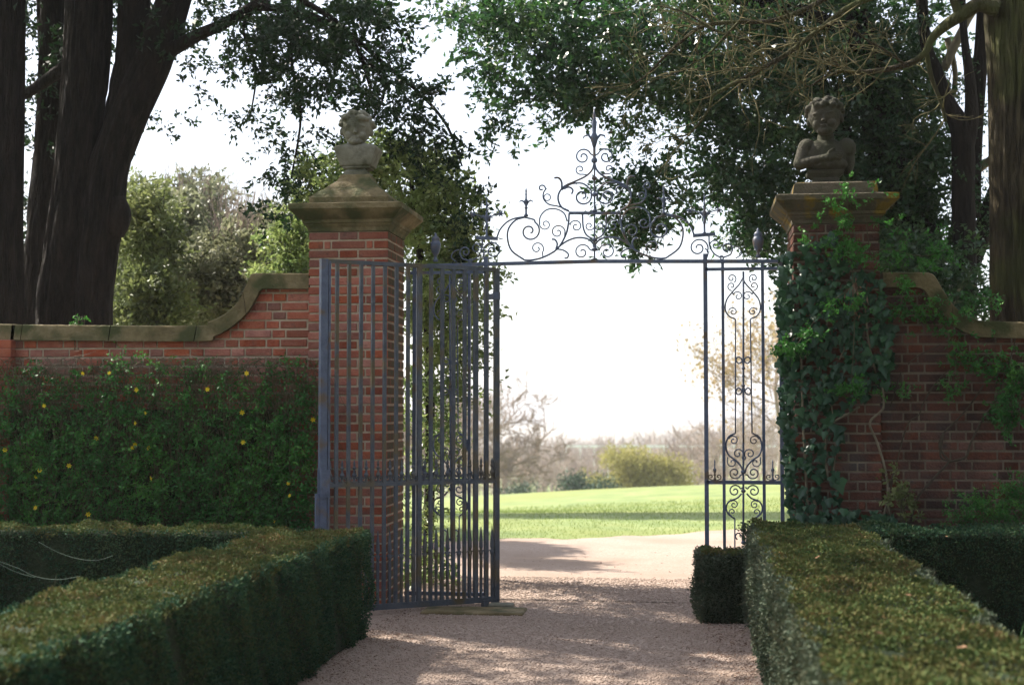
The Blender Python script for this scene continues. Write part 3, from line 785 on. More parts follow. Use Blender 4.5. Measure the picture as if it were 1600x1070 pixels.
for i in range(0, nb + 1):
    s = Lg * (i + .5) / (nb + 1) - .01
    p = G(s, 0)
    dg = MB(); dg.beam(G(s, ZB + .022), G(s, .42), .019, .019, nrm_)
    dg.lathe((p[0], p[1], .40), [(.009, 0), (.012, .03), (.018, .05), (.010, .075), (.017, .10), (.013, .17), (.003, .26)], 6)
    for sg in (-1, 1): dg.tube([G(s, .43), G(s + sg * .018, .47), G(s + sg * .038, .455), G(s + sg * .042, .425), G(s + sg * .03, .415)], [.007, .007, .006, .005, .003], 5)
    dg.build('dog_bar', M['iron_old'], gate)
    mf = MB(); mf.lathe((p[0], p[1], ZM + .013), [(.014, 0), (.009, .03), (.021, .06), (.010, .08), (.008, .10), (.016, .115), (.008, .13), (.011, .145), (.003, .175)], 6)
    for sg in (-1, 1): mf.tube([G(s + sg * .006, ZM + .02), G(s + sg * .03, ZM + .022), G(s + sg * .04, ZM + .045), G(s + sg * .028, ZM + .06), G(s + sg * .018, ZM + .048), G(s + sg * .026, ZM + .04)], .0075, 5)
    mf.build('spike', M['iron_old'], gate)
m = MB(); m.beam(G(.0, 2.52), (-1.69, 11.60, 2.52), .03, .045, (0, 0, 1))
m.tube([G(0, 2.49), G(0, 2.55)], .032, 10); m.build('hinge', M['iron'], heel)
m = MB(); m.beam(G(Lg - .01, .93), G(Lg - .01, 1.14), .075, .075, nrm_); m.beam(G(Lg + .03, .70), G(Lg + .03, .96), .05, .035, nrm_); m.build('lock_case', M['iron'], latch)
m = MB(); m.beam(G(.10, 0.015), G(.10, ZB), .05, .05, nrm_); m.build('foot', M['iron_old'], heel)
tag(empty('gate_stop', (-1.42, 11.15, 0)), 'low worn stone sill under the hinge end of the iron gate', 'stone sill')
gs = bpy.data.objects['gate_stop']
m = MB(); m.box(-2.1, -1.30, 10.95, 11.28, -.02, .034, .010); m.build('slab', M['stone'], gs)
m = MB(); m.box(-1.62, -1.42, 11.32, 11.44, 0, .05, .01); m.build('pivot_block', M['bust'], gs)

# ------------------------------------------------------------------ clipped hedges
def hedge(name, label, x0, x1, y0, y1, h, mt_top, mt_side, dens, ls, faces='-X+X-Y+Y', seed=0, extra=None):
    root = empty(name, ((x0 + x1) / 2, (y0 + y1) / 2, 0)); tag(root, label, 'hedge', 'clipped box hedges')
    def wob(p, k=1.0):
        return k * (.018 * np.sin(p[:, 0] * 7.1 + p[:, 1] * 4.3 + seed) + .014 * np.sin(p[:, 1] * 11.7 - p[:, 0] * 5 + p[:, 2] * 6) + .012 * np.sin(p[:, 2] * 17 + p[:, 1] * 19 + p[:, 0] * 23 + seed))
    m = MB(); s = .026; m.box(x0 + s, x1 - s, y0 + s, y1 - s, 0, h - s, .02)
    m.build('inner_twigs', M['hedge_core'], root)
    rg = np.random.default_rng(seed + 100)
    A = (x1 - x0) * (y1 - y0); n = int(A * dens)
    # denser towards the viewer's half is not needed: an even coat
    p = np.stack([rg.uniform(x0, x1, n), rg.uniform(y0, y1, n), np.full(n, h)], 1)
    p[:, 2] += wob(p) + rg.normal(0, .007, n) - .012
    ex = np.minimum.reduce([p[:, 0] - x0, x1 - p[:, 0], p[:, 1] - y0, y1 - p[:, 1]]); p[:, 2] -= .02 * np.exp(-ex / .015)
    d = rg.normal(size=(n, 3)); d[:, 2] = np.abs(d[:, 2]) * .8
    lf = leaves('top_foliage', p, rg.uniform(ls * .7, ls * 1.35, n), mt_top, root, dirs=d, aspect=.5)
    P_, D_ = [], []
    for f in [faces[i:i + 2] for i in range(0, len(faces), 2)]:
        if f[1] == 'X': L_ = y1 - y0
        else: L_ = x1 - x0
        n = int(L_ * h * dens); u = rg.random(n); z = rg.random(n) * h
        if f[1] == 'X': q = np.stack([np.full(n, x0 if f[0] == '-' else x1), y0 + u * L_, z], 1); nn = np.array([-1. if f[0] == '-' else 1., 0, 0])
        else: q = np.stack([x0 + u * L_, np.full(n, y0 if f[0] == '-' else y1), z], 1); nn = np.array([0, -1. if f[0] == '-' else 1., 0])
        off = wob(q, 1.3) + rg.normal(0, .012, n) - .02 * np.exp(-(h - z) / .015) - .05 * np.exp(-z / .08)
        q = q + nn * off[:, None]; dd = rg.normal(size=(n, 3)) + nn * .6 + np.array([0, 0, .35])
        P_.append(q); D_.append(dd)
    q = np.concatenate(P_); dd = np.concatenate(D_)
    leaves('side_foliage', q, rg.uniform(ls * .7, ls * 1.35, len(q)), mt_side, root, dirs=dd, aspect=.5)
    # stray shoots
    n = int(len(q) * .004); i = rg.integers(0, len(q), n); b = q[i]; e_ = b + rg.normal(size=(n, 3)) * .03 + unit(dd[i]) * .04
    prisms('shoots', b, e_, .0012, .0008, M['stem'], root)['kind'] = 'stuff'
    return root
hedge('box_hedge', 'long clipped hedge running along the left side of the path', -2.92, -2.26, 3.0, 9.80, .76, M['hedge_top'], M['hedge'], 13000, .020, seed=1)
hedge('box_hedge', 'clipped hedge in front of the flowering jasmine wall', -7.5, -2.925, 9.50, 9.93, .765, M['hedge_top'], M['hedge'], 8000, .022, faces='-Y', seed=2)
hedge('box_hedge', 'wide clipped hedge running along the right side of the path', .42, 1.19, 3.0, 10.68, .765, M['hedge_top'], M['hedge_lit'], 13000, .020, seed=3)
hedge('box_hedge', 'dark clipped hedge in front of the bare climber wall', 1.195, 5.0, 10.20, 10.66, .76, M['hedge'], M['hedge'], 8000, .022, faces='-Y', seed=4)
hedge('box_hedge', 'small low clipped hedge block on the path beside the wide right hedge', .06, .415, 10.72, 11.22, .53, M['hedge_top'], M['hedge_lit'], 14000, .022, seed=5)

# ------------------------------------------------------------------ tree building
def nz2(x, y, s=0):
    return (np.sin(x * .061 + y * .043 + s) + np.sin(x * .031 - y * .077 + 2 * s) + np.sin(x * .117 + y * .023 + 3 * s) + np.sin(-x * .053 + y * .139 + s * 5) + .7 * np.sin(x * .23 + y * .19 + s)) / 4.7
def centres(ells, seed, th=-.35):
    """ells: (px, py, rx, ry, n, Y, dY)"""
    rg = np.random.default_rng(seed); out = []
    for (cx_, cy_, rx, ry, n, Y, dY) in ells:
        k = 0; px = []; py = []
        a = rg.uniform(0, 6.283, n * 3); r = np.sqrt(rg.random(n * 3))
        r = r * (1 + .18 * np.sin(a * 3 + seed) + .12 * np.sin(a * 7 + cx_))
        x = cx_ + rx * r * np.cos(a); y = cy_ + ry * r * np.sin(a)
        kk = nz2(x, y, seed) > th; x, y = x[kk][:n], y[kk][:n]
        out.append(P(x, y, Y + rg.uniform(-dY, dY, len(x))))
    return np.concatenate(out)
def spray_leaves(name, cen, nl, ll, mt, parent, droop=.5, tl=.35, aspect=.42, seed=0, twigs=True, tw=.0025, twmat='bark_dark', jit=.03):
    rg = np.random.default_rng(seed + 50); N = len(cen)
    d = rg.normal(size=(N, 3)); d[:, 2] = d[:, 2] * .6 - droop; d = unit(d)
    ln = rg.uniform(.5, 1.2, N) * tl
    t = rg.random((N, nl)) ** .8
    bend = np.array([0, 0, -1.]) * .25
    pos = cen[:, None] + d[:, None] * (t * ln[:, None])[..., None] + bend * ((t * ln[:, None]) ** 2)[..., None] + rg.normal(0, jit, (N, nl, 3))
    dl = d[:, None] * .7 + rg.normal(size=(N, nl, 3)) * .8
    rr = np.clip(np.repeat(rg.random(N), nl) * .6 + rg.random(N * nl) * .4, 0, 1)
    lo_ = leaves(name, pos.reshape(-1, 3), rg.uniform(ll * .65, ll * 1.3, N * nl), mt, parent, dirs=dl.reshape(-1, 3), aspect=aspect, rnd=rr)
    if twigs: prisms('twigs', cen, cen + d * ln[:, None] + bend * (ln ** 2)[:, None], tw, tw * .5, M[twmat], lo_)['kind'] = 'stuff'
def limb(mb, pts, Y, n=14, wob=.1, seed=0, k=5, dY=None):
    """pts: (px, py, halfwidth px) in the plane Y"""
    q = catmull([(*p, (Y if dY is None else Y + dY * i / len(pts))) for i, p in enumerate(pts)], k)
    W = [P(a[0], a[1], a[3]) for a in q]; rad = [max(.004, a[2] * a[3] / FPX) for a in q]
    mb.tube(W, rad, n, wob=wob, seed=seed)
    return W, rad
def grow(rg, p, d, L, r, lev, out, tips, spread=.55, up=.1, seg=4, kids=3, sf=.66):
    pts = [p]
    for i in range(seg):
        d = unit(d + rg.normal(size=3) * .16 + np.array([0, 0, up * .3])); pts.append(pts[-1] + d * L / seg)
    out.append((pts, [r * (1 - .5 * i / seg) for i in range(seg + 1)]))
    if lev == 0: tips.append(pts[-1]); return
    for k in range(kids + (1 if rg.random() < .4 else 0)):
        i = rg.integers(max(1, seg - 3), seg + 1); b = pts[i]
        dd = unit(d + rg.normal(size=3) * spread + np.array([0, 0, up]))
        grow(rg, b, dd, L * sf * rg.uniform(.75, 1.2), r * .52, lev - 1, out, tips, spread, up, seg, kids, sf)

# --- big dark multi-stemmed evergreen oak behind the left wall
t1 = empty('evergreen_oak', tuple(P(110, 520, 13.6) * [1, 1, 0]))
tag(t1, 'huge dark many stemmed evergreen oak leaning right above the left wall', 'tree')
m = MB()
limb(m, [(92, 860, 44), (94, 520, 40), (104, 400, 38), (118, 280, 37), (128, 180, 37), (136, 80, 38), (142, -80, 38), (150, -260, 30)], 13.5, 80, .12, 1, 22)
limb(m, [(148, 860, 40), (146, 520, 30), (150, 420, 33), (160, 340, 37), (172, 260, 33), (203, 175, 31), (240, 90, 30), (272, 0, 27), (300, -90, 25), (330, -250, 20)], 13.45, 80, .14, 3, 20)
limb(m, [(180, 200, 20), (193, 140, 24), (205, 80, 25), (210, 0, 26), (214, -90, 26), (210, -240, 20)], 13.6, 48, .12, 5, 14)
limb(m, [(50, 860, 24), (52, 520, 22), (60, 380, 21), (75, 230, 23), (84, 100, 25), (80, -80, 25), (70, -240, 20)], 14.1, 48, .12, 7, 20)
limb(m, [(262, 80, 13), (310, 55, 10), (350, 37, 9), (395, 10, 8), (430, -20, 7), (500, -70, 6)], 13.4, 10, .1, 9, 6)
limb(m, [(110, 100, 12), (60, 135, 9), (25, 155, 7), (-30, 170, 6)], 13.6, 10, .1, 11, 6)
limb(m, [(182, 310, 15), (187, 338, 19), (180, 368, 14)], 13.4, 10, .2, 13, 5)
m.build('trunk', M['bark_dark'], t1, smooth=True)
m = MB()   # long drooping boughs that carry the hanging foliage
for pts, Y in [([(395, 10, 7), (470, 20, 6), (540, 50, 5), (600, 100, 4), (660, 150, 3.2), (700, 200, 2.4), (722, 260, 1.6)], 13.3),
               ([(430, -20, 6), (520, 30, 5), (560, 80, 4), (580, 140, 3)], 13.1), ([(470, 20, 4), (455, 90, 3), (470, 180, 2.2), (455, 280, 1.5)], 13.4),
               ([(420, 0, 4), (380, 40, 3), (400, 110, 2), (390, 190, 1.2)], 13.6), ([(560, 80, 3), (600, 130, 2), (590, 180, 1.2)], 13.2)]:
    limb(m, pts, Y, 6, .05, 2, 5)
m.build('boughs', M['bark_dark'], t1, smooth=True)
E1 = [(500, 40, 110, 55, 200, 13.4, .9), (580, 15, 60, 40, 60, 13.2, .8), (560, 110, 80, 40, 90, 13.3, .8), (625, 150, 55, 34, 60, 13.2, .5), (470, 130, 45, 55, 50, 13.5, .6),
      (680, 215, 34, 40, 40, 13.2, .4), (715, 300, 22, 45, 24, 13.2, .3), (735, 370, 22, 40, 20, 13.2, .3), (455, 250, 34, 60, 40, 13.5, .4), (440, 320, 16, 30, 14, 13.5, .3),
      (390, 110, 60, 50, 32, 13.6, .6), (400, 190, 28, 40, 10, 13.6, .4), (330, 20, 90, 30, 60, 13.8, .8), (255, 190, 28, 50, 10, 13.8, .5), (320, 110, 50, 30, 10, 13.8, .5),
      (60, 60, 90, 80, 150, 14.4, .9), (55, 190, 40, 60, 50, 14.3, .5), (45, 330, 16, 90, 26, 14.4, .3), (220, 30, 60, 50, 50, 14.2, .6), (585, 215, 55, 25, 16, 13.3, .5), (775, 200, 20, 22, 8, 13.2, .3), (430, 60, 60, 50, 60, 13.5, .6)]
spray_leaves('crown', centres([(*e[:4], int(e[4] * .72), *e[5:]) for e in E1], 11, -.02), 24, .066, M['oak'], t1, .45, .34, seed=1, aspect=.48)
rg = np.random.default_rng(5)   # the rest of the crown, above the picture
c = np.stack([rg.normal(-6.0, 1.7, 1500), rg.normal(11.8, 1.3, 1500), rg.uniform(5.7, 9.0, 1500)], 1)
c = c[(nz2(c[:, 0] * 22, c[:, 1] * 22, 2) > -.1)]
spray_leaves('upper_crown', c, 14, .10, M['oak'], t1, .1, .6, seed=2, twigs=False, aspect=.5)

# --- second trunk at the far left
t2 = empty('evergreen_oak', tuple(P(0, 520, 13.0) * [1, 1, 0]))
tag(t2, 'black straight tree trunk at the left edge, left of the many stemmed oak', 'tree')
m = MB(); limb(m, [(-2, 860, 42), (0, 520, 38), (2, 300, 36), (5, 100, 36), (2, -90, 37), (0, -260, 30)], 12.9, 80, .1, 15, 24); m.build('trunk', M['bark_dark'], t2, smooth=True)
c = np.stack([rg.normal(-7.6, 1.4, 500), rg.normal(12.6, 1.3, 500), rg.uniform(5.5, 8.5, 500)], 1)
spray_leaves('crown', c, 14, .10, M['oak'], t2, .1, .6, seed=3, twigs=False, aspect=.5)

# --- sunlit evergreen behind the left pier
t3 = empty('holly_tree', tuple(P(680, 640, 13.4) * [1, 1, 0]))
tag(t3, 'sunlit evergreen tree growing close behind the left pier and the open gate', 'tree')
m = MB(); limb(m, [(668, 880, 9), (672, 700, 8), (668, 500, 7), (650, 350, 5), (640, 250, 3)], 13.6, 10, .1, 1, 8); m.build('trunk', M['bark_dark'], t3, smooth=True)
E3 = [(610, 275, 95, 65, 300, 13.7, .7), (520, 290, 60, 50, 100, 13.9, .5), (690, 350, 55, 75, 210, 13.5, .5), (600, 350, 110, 60, 160, 14.2, .4), (690, 470, 52, 90, 230, 13.4, .5), (735, 480, 28, 110, 60, 13.3, .3),
      (690, 590, 45, 80, 110, 13.4, .4), (670, 680, 35, 60, 30, 13.4, .3), (655, 800, 26, 45, 22, 13.2, .3), (640, 740, 30, 60, 20, 13.3, .3), (640, 880, 60, 40, 60, 12.7, .3)]
spray_leaves('crown', centres(E3, 4, -.33), 22, .058, M['holly'], t3, .1, .28, seed=4, aspect=.5)

# --- large glossy evergreen behind the right pier
t4 = empty('evergreen_oak', tuple(P(1420, 520, 14.4) * [1, 1, 0]))
tag(t4, 'broad dark evergreen oak massed behind the right pier, its foliage hanging over the gateway', 'tree')
m = MB()
limb(m, [(1445, 860, 48), (1432, 420, 40), (1408, 300, 36), (1375, 180, 30), (1345, 70, 26), (1320, -80, 22), (1300, -240, 16)], 14.6, 60, .12, 21, 20)
limb(m, [(1385, 860, 28), (1372, 420, 24), (1348, 300, 20), (1300, 180, 17), (1240, 60, 13), (1190, -50, 10)], 15.0, 14, .1, 23, 10)
limb(m, [(1345, 70, 14), (1260, 20, 10), (1150, 0, 8), (1000, -10, 6), (880, 10, 4), (800, 50, 3)], 14.0, 10, .1, 25, 8)
m.build('trunk', M['bark_dark'], t4, smooth=True)
E4 = [(840, 35, 110, 45, 190, 13.6, .8), (930, 90, 90, 70, 260, 13.6, .8), (820, 115, 70, 45, 90, 13.5, .6), (740, 20, 60, 25, 45, 13.4, .5), (880, 165, 60, 32, 40, 13.5, .4), (760, 110, 28, 40, 18, 13.4, .3), (755, 190, 14, 28, 8, 13.3, .2), (805, 205, 18, 20, 7, 13.3, .2),
      (1060, 60, 110, 80, 330, 14.0, 1.0), (1180, 120, 130, 130, 560, 14.4, 1.1), (1300, 60, 150, 90, 430, 14.8, 1.0), (1290, 210, 150, 130, 560, 14.9, .9), (1110, 190, 70, 80, 150, 13.9, .7), (1000, 170, 60, 50, 60, 13.8, .6),
      (1170, 290, 60, 60, 170, 14.2, .6), (1190, 365, 50, 40, 90, 14.0, .5), (1000, 310, 42, 60, 90, 13.0, .4), (985, 365, 30, 35, 40, 12.9, .3), (1020, 250, 25, 45, 20, 13.2, .3), (1400, 330, 70, 130, 420, 14.5, .5), (1440, 200, 50, 120, 220, 14.8, .6), (1380, 120, 70, 110, 200, 15, .8),
      (1440, 430, 70, 60, 160, 13.6, .4), (1100, 300, 26, 60, 24, 13.6, .4), (1490, 380, 26, 60, 40, 14.4, .3), (1560, 470, 60, 30, 30, 13.8, .3), (1205, 420, 20, 40, 14, 13.5, .3)]
spray_leaves('crown', centres([(*e[:4], int(e[4] * (.78 if e[0] < 1250 else .95)), *e[5:]) for e in E4], 9, -.17), 22, .066, M['oak_r'], t4, .3, .32, seed=5, aspect=.5)
c = np.stack([rg.normal(1.2, 2.0, 1500), rg.normal(14.8, 1.5, 1500), rg.uniform(5.6, 9.0, 1500)], 1)
spray_leaves('upper_crown', c, 14, .10, M['oak_r'], t4, .1, .6, seed=6, twigs=False, aspect=.5)

# --- unseen trees added beside and behind the viewer to block sky light
def shade_tree(label, x, y, ells, mt, seed, H=7):
    root = empty('unseen_tree', (x, y, 0)); tag(root, label, 'tree')
    m = MB(); m.tube([(x, y, -1.4 if H > 9 else -.1), (x + .1, y, H * .3), (x - .1, y + .1, H * .65), (x, y, H)], [.34, .28, .22, .1], 14, wob=.1)
    for k in range(7):
        a = k * .9 + seed; m.tube([(x, y, H - 3.4 + .3 * k), (x + math.cos(a) * 1.3, y + math.sin(a) * 1.3, H - 2 + .3 * k), (x + math.cos(a) * 2.6, y + math.sin(a) * 2.6, H - 1.4 + .3 * k)], [.12, .07, .03], 8)
    m.build('trunk', M['bark_dark'], root, smooth=True)
    rg_ = np.random.default_rng(seed); C = []
    for (cx_, cy_, cz_, rx, ry, rz, n) in ells:
        q = unit(rg_.normal(size=(n, 3))) * rg_.random((n, 1)) ** .4 * np.array([rx, ry, rz]); C.append(q + np.array([cx_, cy_, cz_]))
    spray_leaves('crown', np.concatenate(C), 12, .16, M[mt], root, .1, .7, seed=seed, twigs=False, aspect=.55)
shade_tree('unseen evergreen tree added right of the path to darken the right wall', 5.2, 6.0, [(4.5, 6.8, 6.0, 3.6, 4.9, 1.4, 3000)], 'oak_r', 201)
shade_tree('unseen evergreen tree added behind the viewer on the left to block sky light', -5.5, -5.0, [(-5.0, -4.5, 5.0, 4.8, 3.0, 4.4, 2600), (-3.5, -1.5, 8.0, 4.5, 3.5, 1.6, 1100)], 'oak', 202)
shade_tree('unseen evergreen tree added behind the viewer on the right to block sky light', 4.0, -5.5, [(3.6, -5.0, 5.0, 4.8, 3.0, 4.4, 2600), (3.0, -1.0, 7.5, 4.5, 4.0, 1.6, 1300), (8.5, 1.0, 4.5, 2.5, 5.0, 4.0, 1300)], 'oak', 203)

# --- forked dark tree between the evergreen and the bark trunk
t5 = empty('forked_tree', tuple(P(1506, 520, 14.0) * [1, 1, 0]))
tag(t5, 'slender dark forked tree just left of the ridged bark trunk', 'tree')
m = MB()
for i, (pts, Y) in enumerate([([(1508, 860, 22), (1507, 500, 18), (1506, 310, 17), (1503, 210, 16), (1480, 160, 12), (1462, 110, 10), (1447, 70, 9), (1440, 0, 9), (1436, -90, 8)], 14.0),
               ([(1506, 250, 13), (1517, 190, 11), (1516, 130, 8), (1508, 70, 6), (1503, 10, 6), (1500, -80, 5)], 14.0),
               ([(1520, 340, 12), (1524, 220, 11), (1530, 120, 11), (1536, 40, 11), (1540, -90, 10)], 14.3),
               ([(1515, 430, 10), (1540, 350, 14), (1556, 300, 12), (1600, 200, 9)], 14.4)]):
    limb(m, pts, Y, 12, .12, 31 + i, 8)
m.build('trunk', M['bark_dark'], t5, smooth=True)
m = MB()
for i, (pts, Y) in enumerate([([(1475, 108, 7), (1490, 75, 7), (1510, 35, 6), (1530, 0, 6), (1550, -60, 5)], 14.6), ([(1500, 290, 5), (1525, 268, 6), (1560, 240, 6)], 14.6), ([(1480, 60, 5), (1492, 110, 4), (1490, 150, 4)], 14.7)]):
    m = MB(); limb(m, pts, Y, 8, .1, 41 + i, 5); m.build('pale_limb', M['stem_pale'], t5, smooth=True)
spray_leaves('crown', centres([(1540, 160, 30, 80, 34, 14.4, .3), (1480, 250, 24, 60, 30, 14.3, .3), (1530, 330, 30, 60, 30, 14.3, .3), (1490, 440, 40, 60, 50, 14.0, .3)], 3), 20, .05, M['oak_r'], t5, .3, .3, seed=7)
# --- ridged bark trunk with long bare branches
t6 = empty('bare_oak', tuple(P(1592, 520, 12.6) * [1, 1, 0]))
tag(t6, 'thick ridged bark trunk at the right edge with long bare mossy branches reaching left', 'tree')
m = MB()
# ridged trunk
pts = catmull([(1600, 900, 52), (1598, 560, 48), (1592, 480, 42), (1590, 300, 41), (1590, 120, 43), (1588, 20, 47), (1590, -60, 50), (1600, -260, 40)], 26)
nS = 90; V = []; F = []
for i, a in enumerate(pts):
    c0 = Vector(P(a[0], a[1], 12.7)); r = a[2] * 12.7 / FPX
    for k in range(nS):
        an = 2 * math.pi * k / nS
        q = Vector((math.cos(an) * 5.5, math.sin(an) * 5.5, c0.z * .9))
        w1 = mnoise.noise(q + Vector((0, 0, mnoise.noise(Vector((an * 2, c0.z * 1.5, 3))) * 1.0)))
        rdg = abs(mnoise.noise(Vector((math.cos(an) * 8.5, math.sin(an) * 8.5, c0.z * 1.3 + .6 * math.sin(an * 3))))) 
        rr = r * (1 + .05 * w1) - .045 * max(0, 1 - rdg * 4)
        V.append(c0 + Vector((math.cos(an) * rr, math.sin(an) * rr, 0)))
for i in range(len(pts) - 1):
    for k in range(nS): F.append((i * nS + k, i * nS + (k + 1) % nS, (i + 1) * nS + (k + 1) % nS, (i + 1) * nS + k))
m.add(V, F); m.build('trunk', M['bark'], t6, smooth=True)
m = MB(); q3 = lambda x, y: (x / 2.286 + 900, y / 2.286)
BR_ = [([(1560, 15, 13), (1530, 8, 11), (1505, 22, 10), (1475, 42, 8), (1455, 62, 6), (1446, 82, 5), (1420, 100, 4.5), (1372, 111, 4), (1330, 113, 3.2), (1308, 100, 2.4), (1298, 86, 1.6)], 12.5),
       ([(1500, 25, 8), (1487, -10, 6), (1480, -40, 5)], 12.5),
       ([(1480, -30, 6), (1400, -15, 5), (1330, 10, 4.5), (1289, 39, 4), (1250, 70, 4), (1215, 94, 3.8), (1170, 118, 3.5), (1127, 142, 3.2), (1114, 150, 2.6), (1105, 175, 2), (1075, 210, 1.6), (1036, 214, 1)], 12.2),
       ([(1480, -30, 6), (1350, -30, 5), (1263, 13, 4), (1206, 33, 3.6), (1154, 35, 3.4), (1097, 42, 3), (1049, 79, 2.4), (1005, 122, 1.6), (975, 135, 1)], 12.4),
       ([(1320, 110, 3), (1290, 120, 2.2), (1265, 135, 1.5), (1250, 128, 1)], 12.4), ([(1189, 70, 2.8), (1150, 58, 2.2), (1110, 45, 2), (1070, 20, 1.4), (1030, 10, 1)], 12.3),
       ([(1154, 35, 2.4), (1130, 60, 2), (1100, 90, 1.5), (1040, 120, 1), (1000, 128, .8)], 12.1), ([(1446, 75, 4), (1455, 120, 3.6), (1470, 160, 3), (1478, 190, 2.4)], 12.6),
       ([(1250, 70, 2.4), (1240, 40, 2), (1225, 10, 1.6), (1210, -30, 1.2)], 12.2), ([(1415, 102, 2.6), (1385, 80, 2), (1350, 60, 1.5), (1330, 35, 1)], 12.4)]
rgb = np.random.default_rng(21); tw = []; tips = []
for pts, Y in BR_:
    W, rad = limb(m, pts, Y, 8, .08, 51, 6)
    W = np.array(W)
    for i in range(2, len(W) - 1):
        for _ in range(2 if rad[i] < .022 else 0):
            if rgb.random() < .30:
                d = unit(W[i + 1] - W[i]); dd = unit(d * .7 + rgb.normal(size=3) * np.array([.9, .6, .9]))
                grow(rgb, W[i], dd, rgb.uniform(.25, .6), min(.010, rad[i] * .5), 2, tw, tips, .6, .05, 4, 2, .62)
brs = m.build('branches', M['bark'], t6, smooth=True)
m = MB()
for p, r in tw: m.tube(p, [max(.0019, q * .8) for q in r], 4)
m.build('twigs', M['twig'], brs, smooth=True)['kind'] = 'stuff'

# --- bushes beyond the left wall
def bush(name, label, ells, mt, cx_, Y, seed, ll=.06, nl=22, tl=.35, trunk=True, group=None, cat='bush', th=-.3, wisps=None, hw=6, top=None):
    g = P(cx_, 640, Y); root = empty(name, (g[0], Y, float(gz(g[0], Y)))); tag(root, label, cat, group)
    if trunk:
        m = MB(); zt_ = float(P(cx_, ells[0][1] if top is None else top, Y)[2]); r0 = hw * Y / FPX; z0 = float(gz(g[0], Y)) - .1
        m.tube([(g[0], Y, z0), (g[0] + .05, Y, z0 + (zt_ - z0) * .5), (g[0] - .05, Y, zt_)], [r0, r0 * .7, r0 * .3], 8)
        for k in range(5):
            a = k * 1.3; m.tube([(g[0], Y, z0 + (zt_ - z0) * .3), (g[0] + math.cos(a) * .5, Y + math.sin(a) * .5, z0 + (zt_ - z0) * .75)], [r0 * .5, r0 * .15], 6)
        m.build('trunk', M['bark_dark'], root)
    spray_leaves('crown', centres(ells, seed, th), nl, ll, M[mt], root, -.2, tl, seed=seed, twigs=True, tw=.004)
    if wisps:
        rg_ = np.random.default_rng(seed); n = 260; c = centres([(*wisps, n, Y, .6)], seed + 1, -1)
        d = rg_.normal(size=(len(c), 3)) * .3 + np.array([0, 0, 1]); e_ = c + unit(d) * rg_.uniform(.2, .7, (len(c), 1))
        prisms('bare_shoots', c, e_, .006, .002, M['twig_hazed'], root)
    return root
bush('evergreen_bush', 'grey green bushy tree beyond the left wall, beside the dark oak trunks', [(260, 420, 100, 115, 1100, 20, 1.2), (310, 380, 70, 85, 520, 20.5, 1.0), (215, 480, 60, 70, 300, 19.5, .6), (330, 480, 90, 60, 420, 21, .6)], 'greybush', 260, 20, 31, .10, 20, .4, th=-.75, wisps=(300, 330, 80, 40))
bush('evergreen_bush', 'lime tinted bushy tree touching the oak trunk beyond the left wall', [(222, 345, 45, 55, 230, 17.2, .5), (240, 395, 40, 40, 90, 17.2, .4), (225, 480, 50, 60, 320, 16.6, .3)], 'limebush', 225, 17, 33, .08, 20, .35, th=-.6)
bush('evergreen_bush', 'pale sunlit bushy tree above the swept coping, left of the left pier', [(400, 430, 90, 80, 950, 18, .9), (350, 470, 65, 60, 400, 17.8, .6), (430, 375, 55, 45, 260, 18.2, .5)], 'palebush', 400, 18, 35, .085, 20, .35, th=-.8, wisps=(390, 370, 50, 30))
bush('evergreen_bush', 'darker glossy bushy tree partly hidden behind the left pier', [(455, 400, 36, 56, 230, 16.5, .5), (470, 355, 30, 40, 90, 16.5, .4)], 'holly', 455, 16.5, 37, .07, 20, .35, th=-.6)

# ------------------------------------------------------------------ climbers
def ivy_leaf_mesh(name, c, size, mt, parent, nrm, down):
    N = len(c); rg_ = np.random.default_rng(8)
    o2 = np.array([[0, .12], [.30, .22], [.52, -.05], [.27, -.28], [0, -.78], [-.27, -.28], [-.52, -.05], [-.30, .22]])
    dn = unit(down); nn = unit(nrm - dn * np.sum(nrm * dn, 1, keepdims=True)); sd = np.cross(dn, nn)
    S_ = size[:, None, None]
    V = c[:, None] + S_ * (sd[:, None] * o2[None, :, :1] - dn[:, None] * o2[None, :, 1:]) - nn[:, None] * S_ * (np.abs(o2[None, :, :1]) * .28)
    V = np.concatenate([V, (c + nn * size[:, None] * .06)[:, None]], 1)
    F = [(8, (i + 1) % 8, i) for i in range(8)]
    return np_mesh(name, V, 9, F, mt, parent, rg_.random(N))
ivy = empty('climbing_ivy', (.95, 11.25, 0)); tag(ivy, 'dark green ivy covering the front and inner side of the right brick pier', 'ivy')
rgi = np.random.default_rng(12)
def region(poly, n, rg_):
    poly = np.array(poly, float); x0, y0 = poly.min(0); x1, y1 = poly.max(0); out = []
    while len(out) < n:
        x, y = rg_.uniform(x0, x1), rg_.uniform(y0, y1); c_ = False; j = len(poly) - 1
        for i in range(len(poly)):
            if (poly[i, 1] > y) != (poly[j, 1] > y) and x < (poly[j, 0] - poly[i, 0]) * (y - poly[i, 1]) / (poly[j, 1] - poly[i, 1]) + poly[i, 0]: c_ = not c_
            j = i
        if c_: out.append((x, y))
    return np.array(out)
A1 = region([(1262, 372), (1300, 360), (1318, 400), (1380, 430), (1392, 520), (1385, 600), (1350, 625), (1318, 650), (1310, 740), (1320, 815), (1235, 815), (1222, 640), (1214, 520), (1216, 420), (1236, 395)], 1500, rgi)
k = nz2(A1[:, 0] * 2.2, A1[:, 1] * 2.2, 4) > -.42 + .35 * (A1[:, 1] > 640); A1 = A1[k]
A2 = region([(1216, 400), (1240, 395), (1245, 815), (1230, 815), (1218, 620)], 380, rgi)
A3 = region([(1385, 470), (1400, 500), (1395, 560), (1380, 600), (1370, 520)], 60, rgi)
A4 = region([(1240, 790), (1400, 800), (1400, 824), (1235, 824)], 110, rgi)
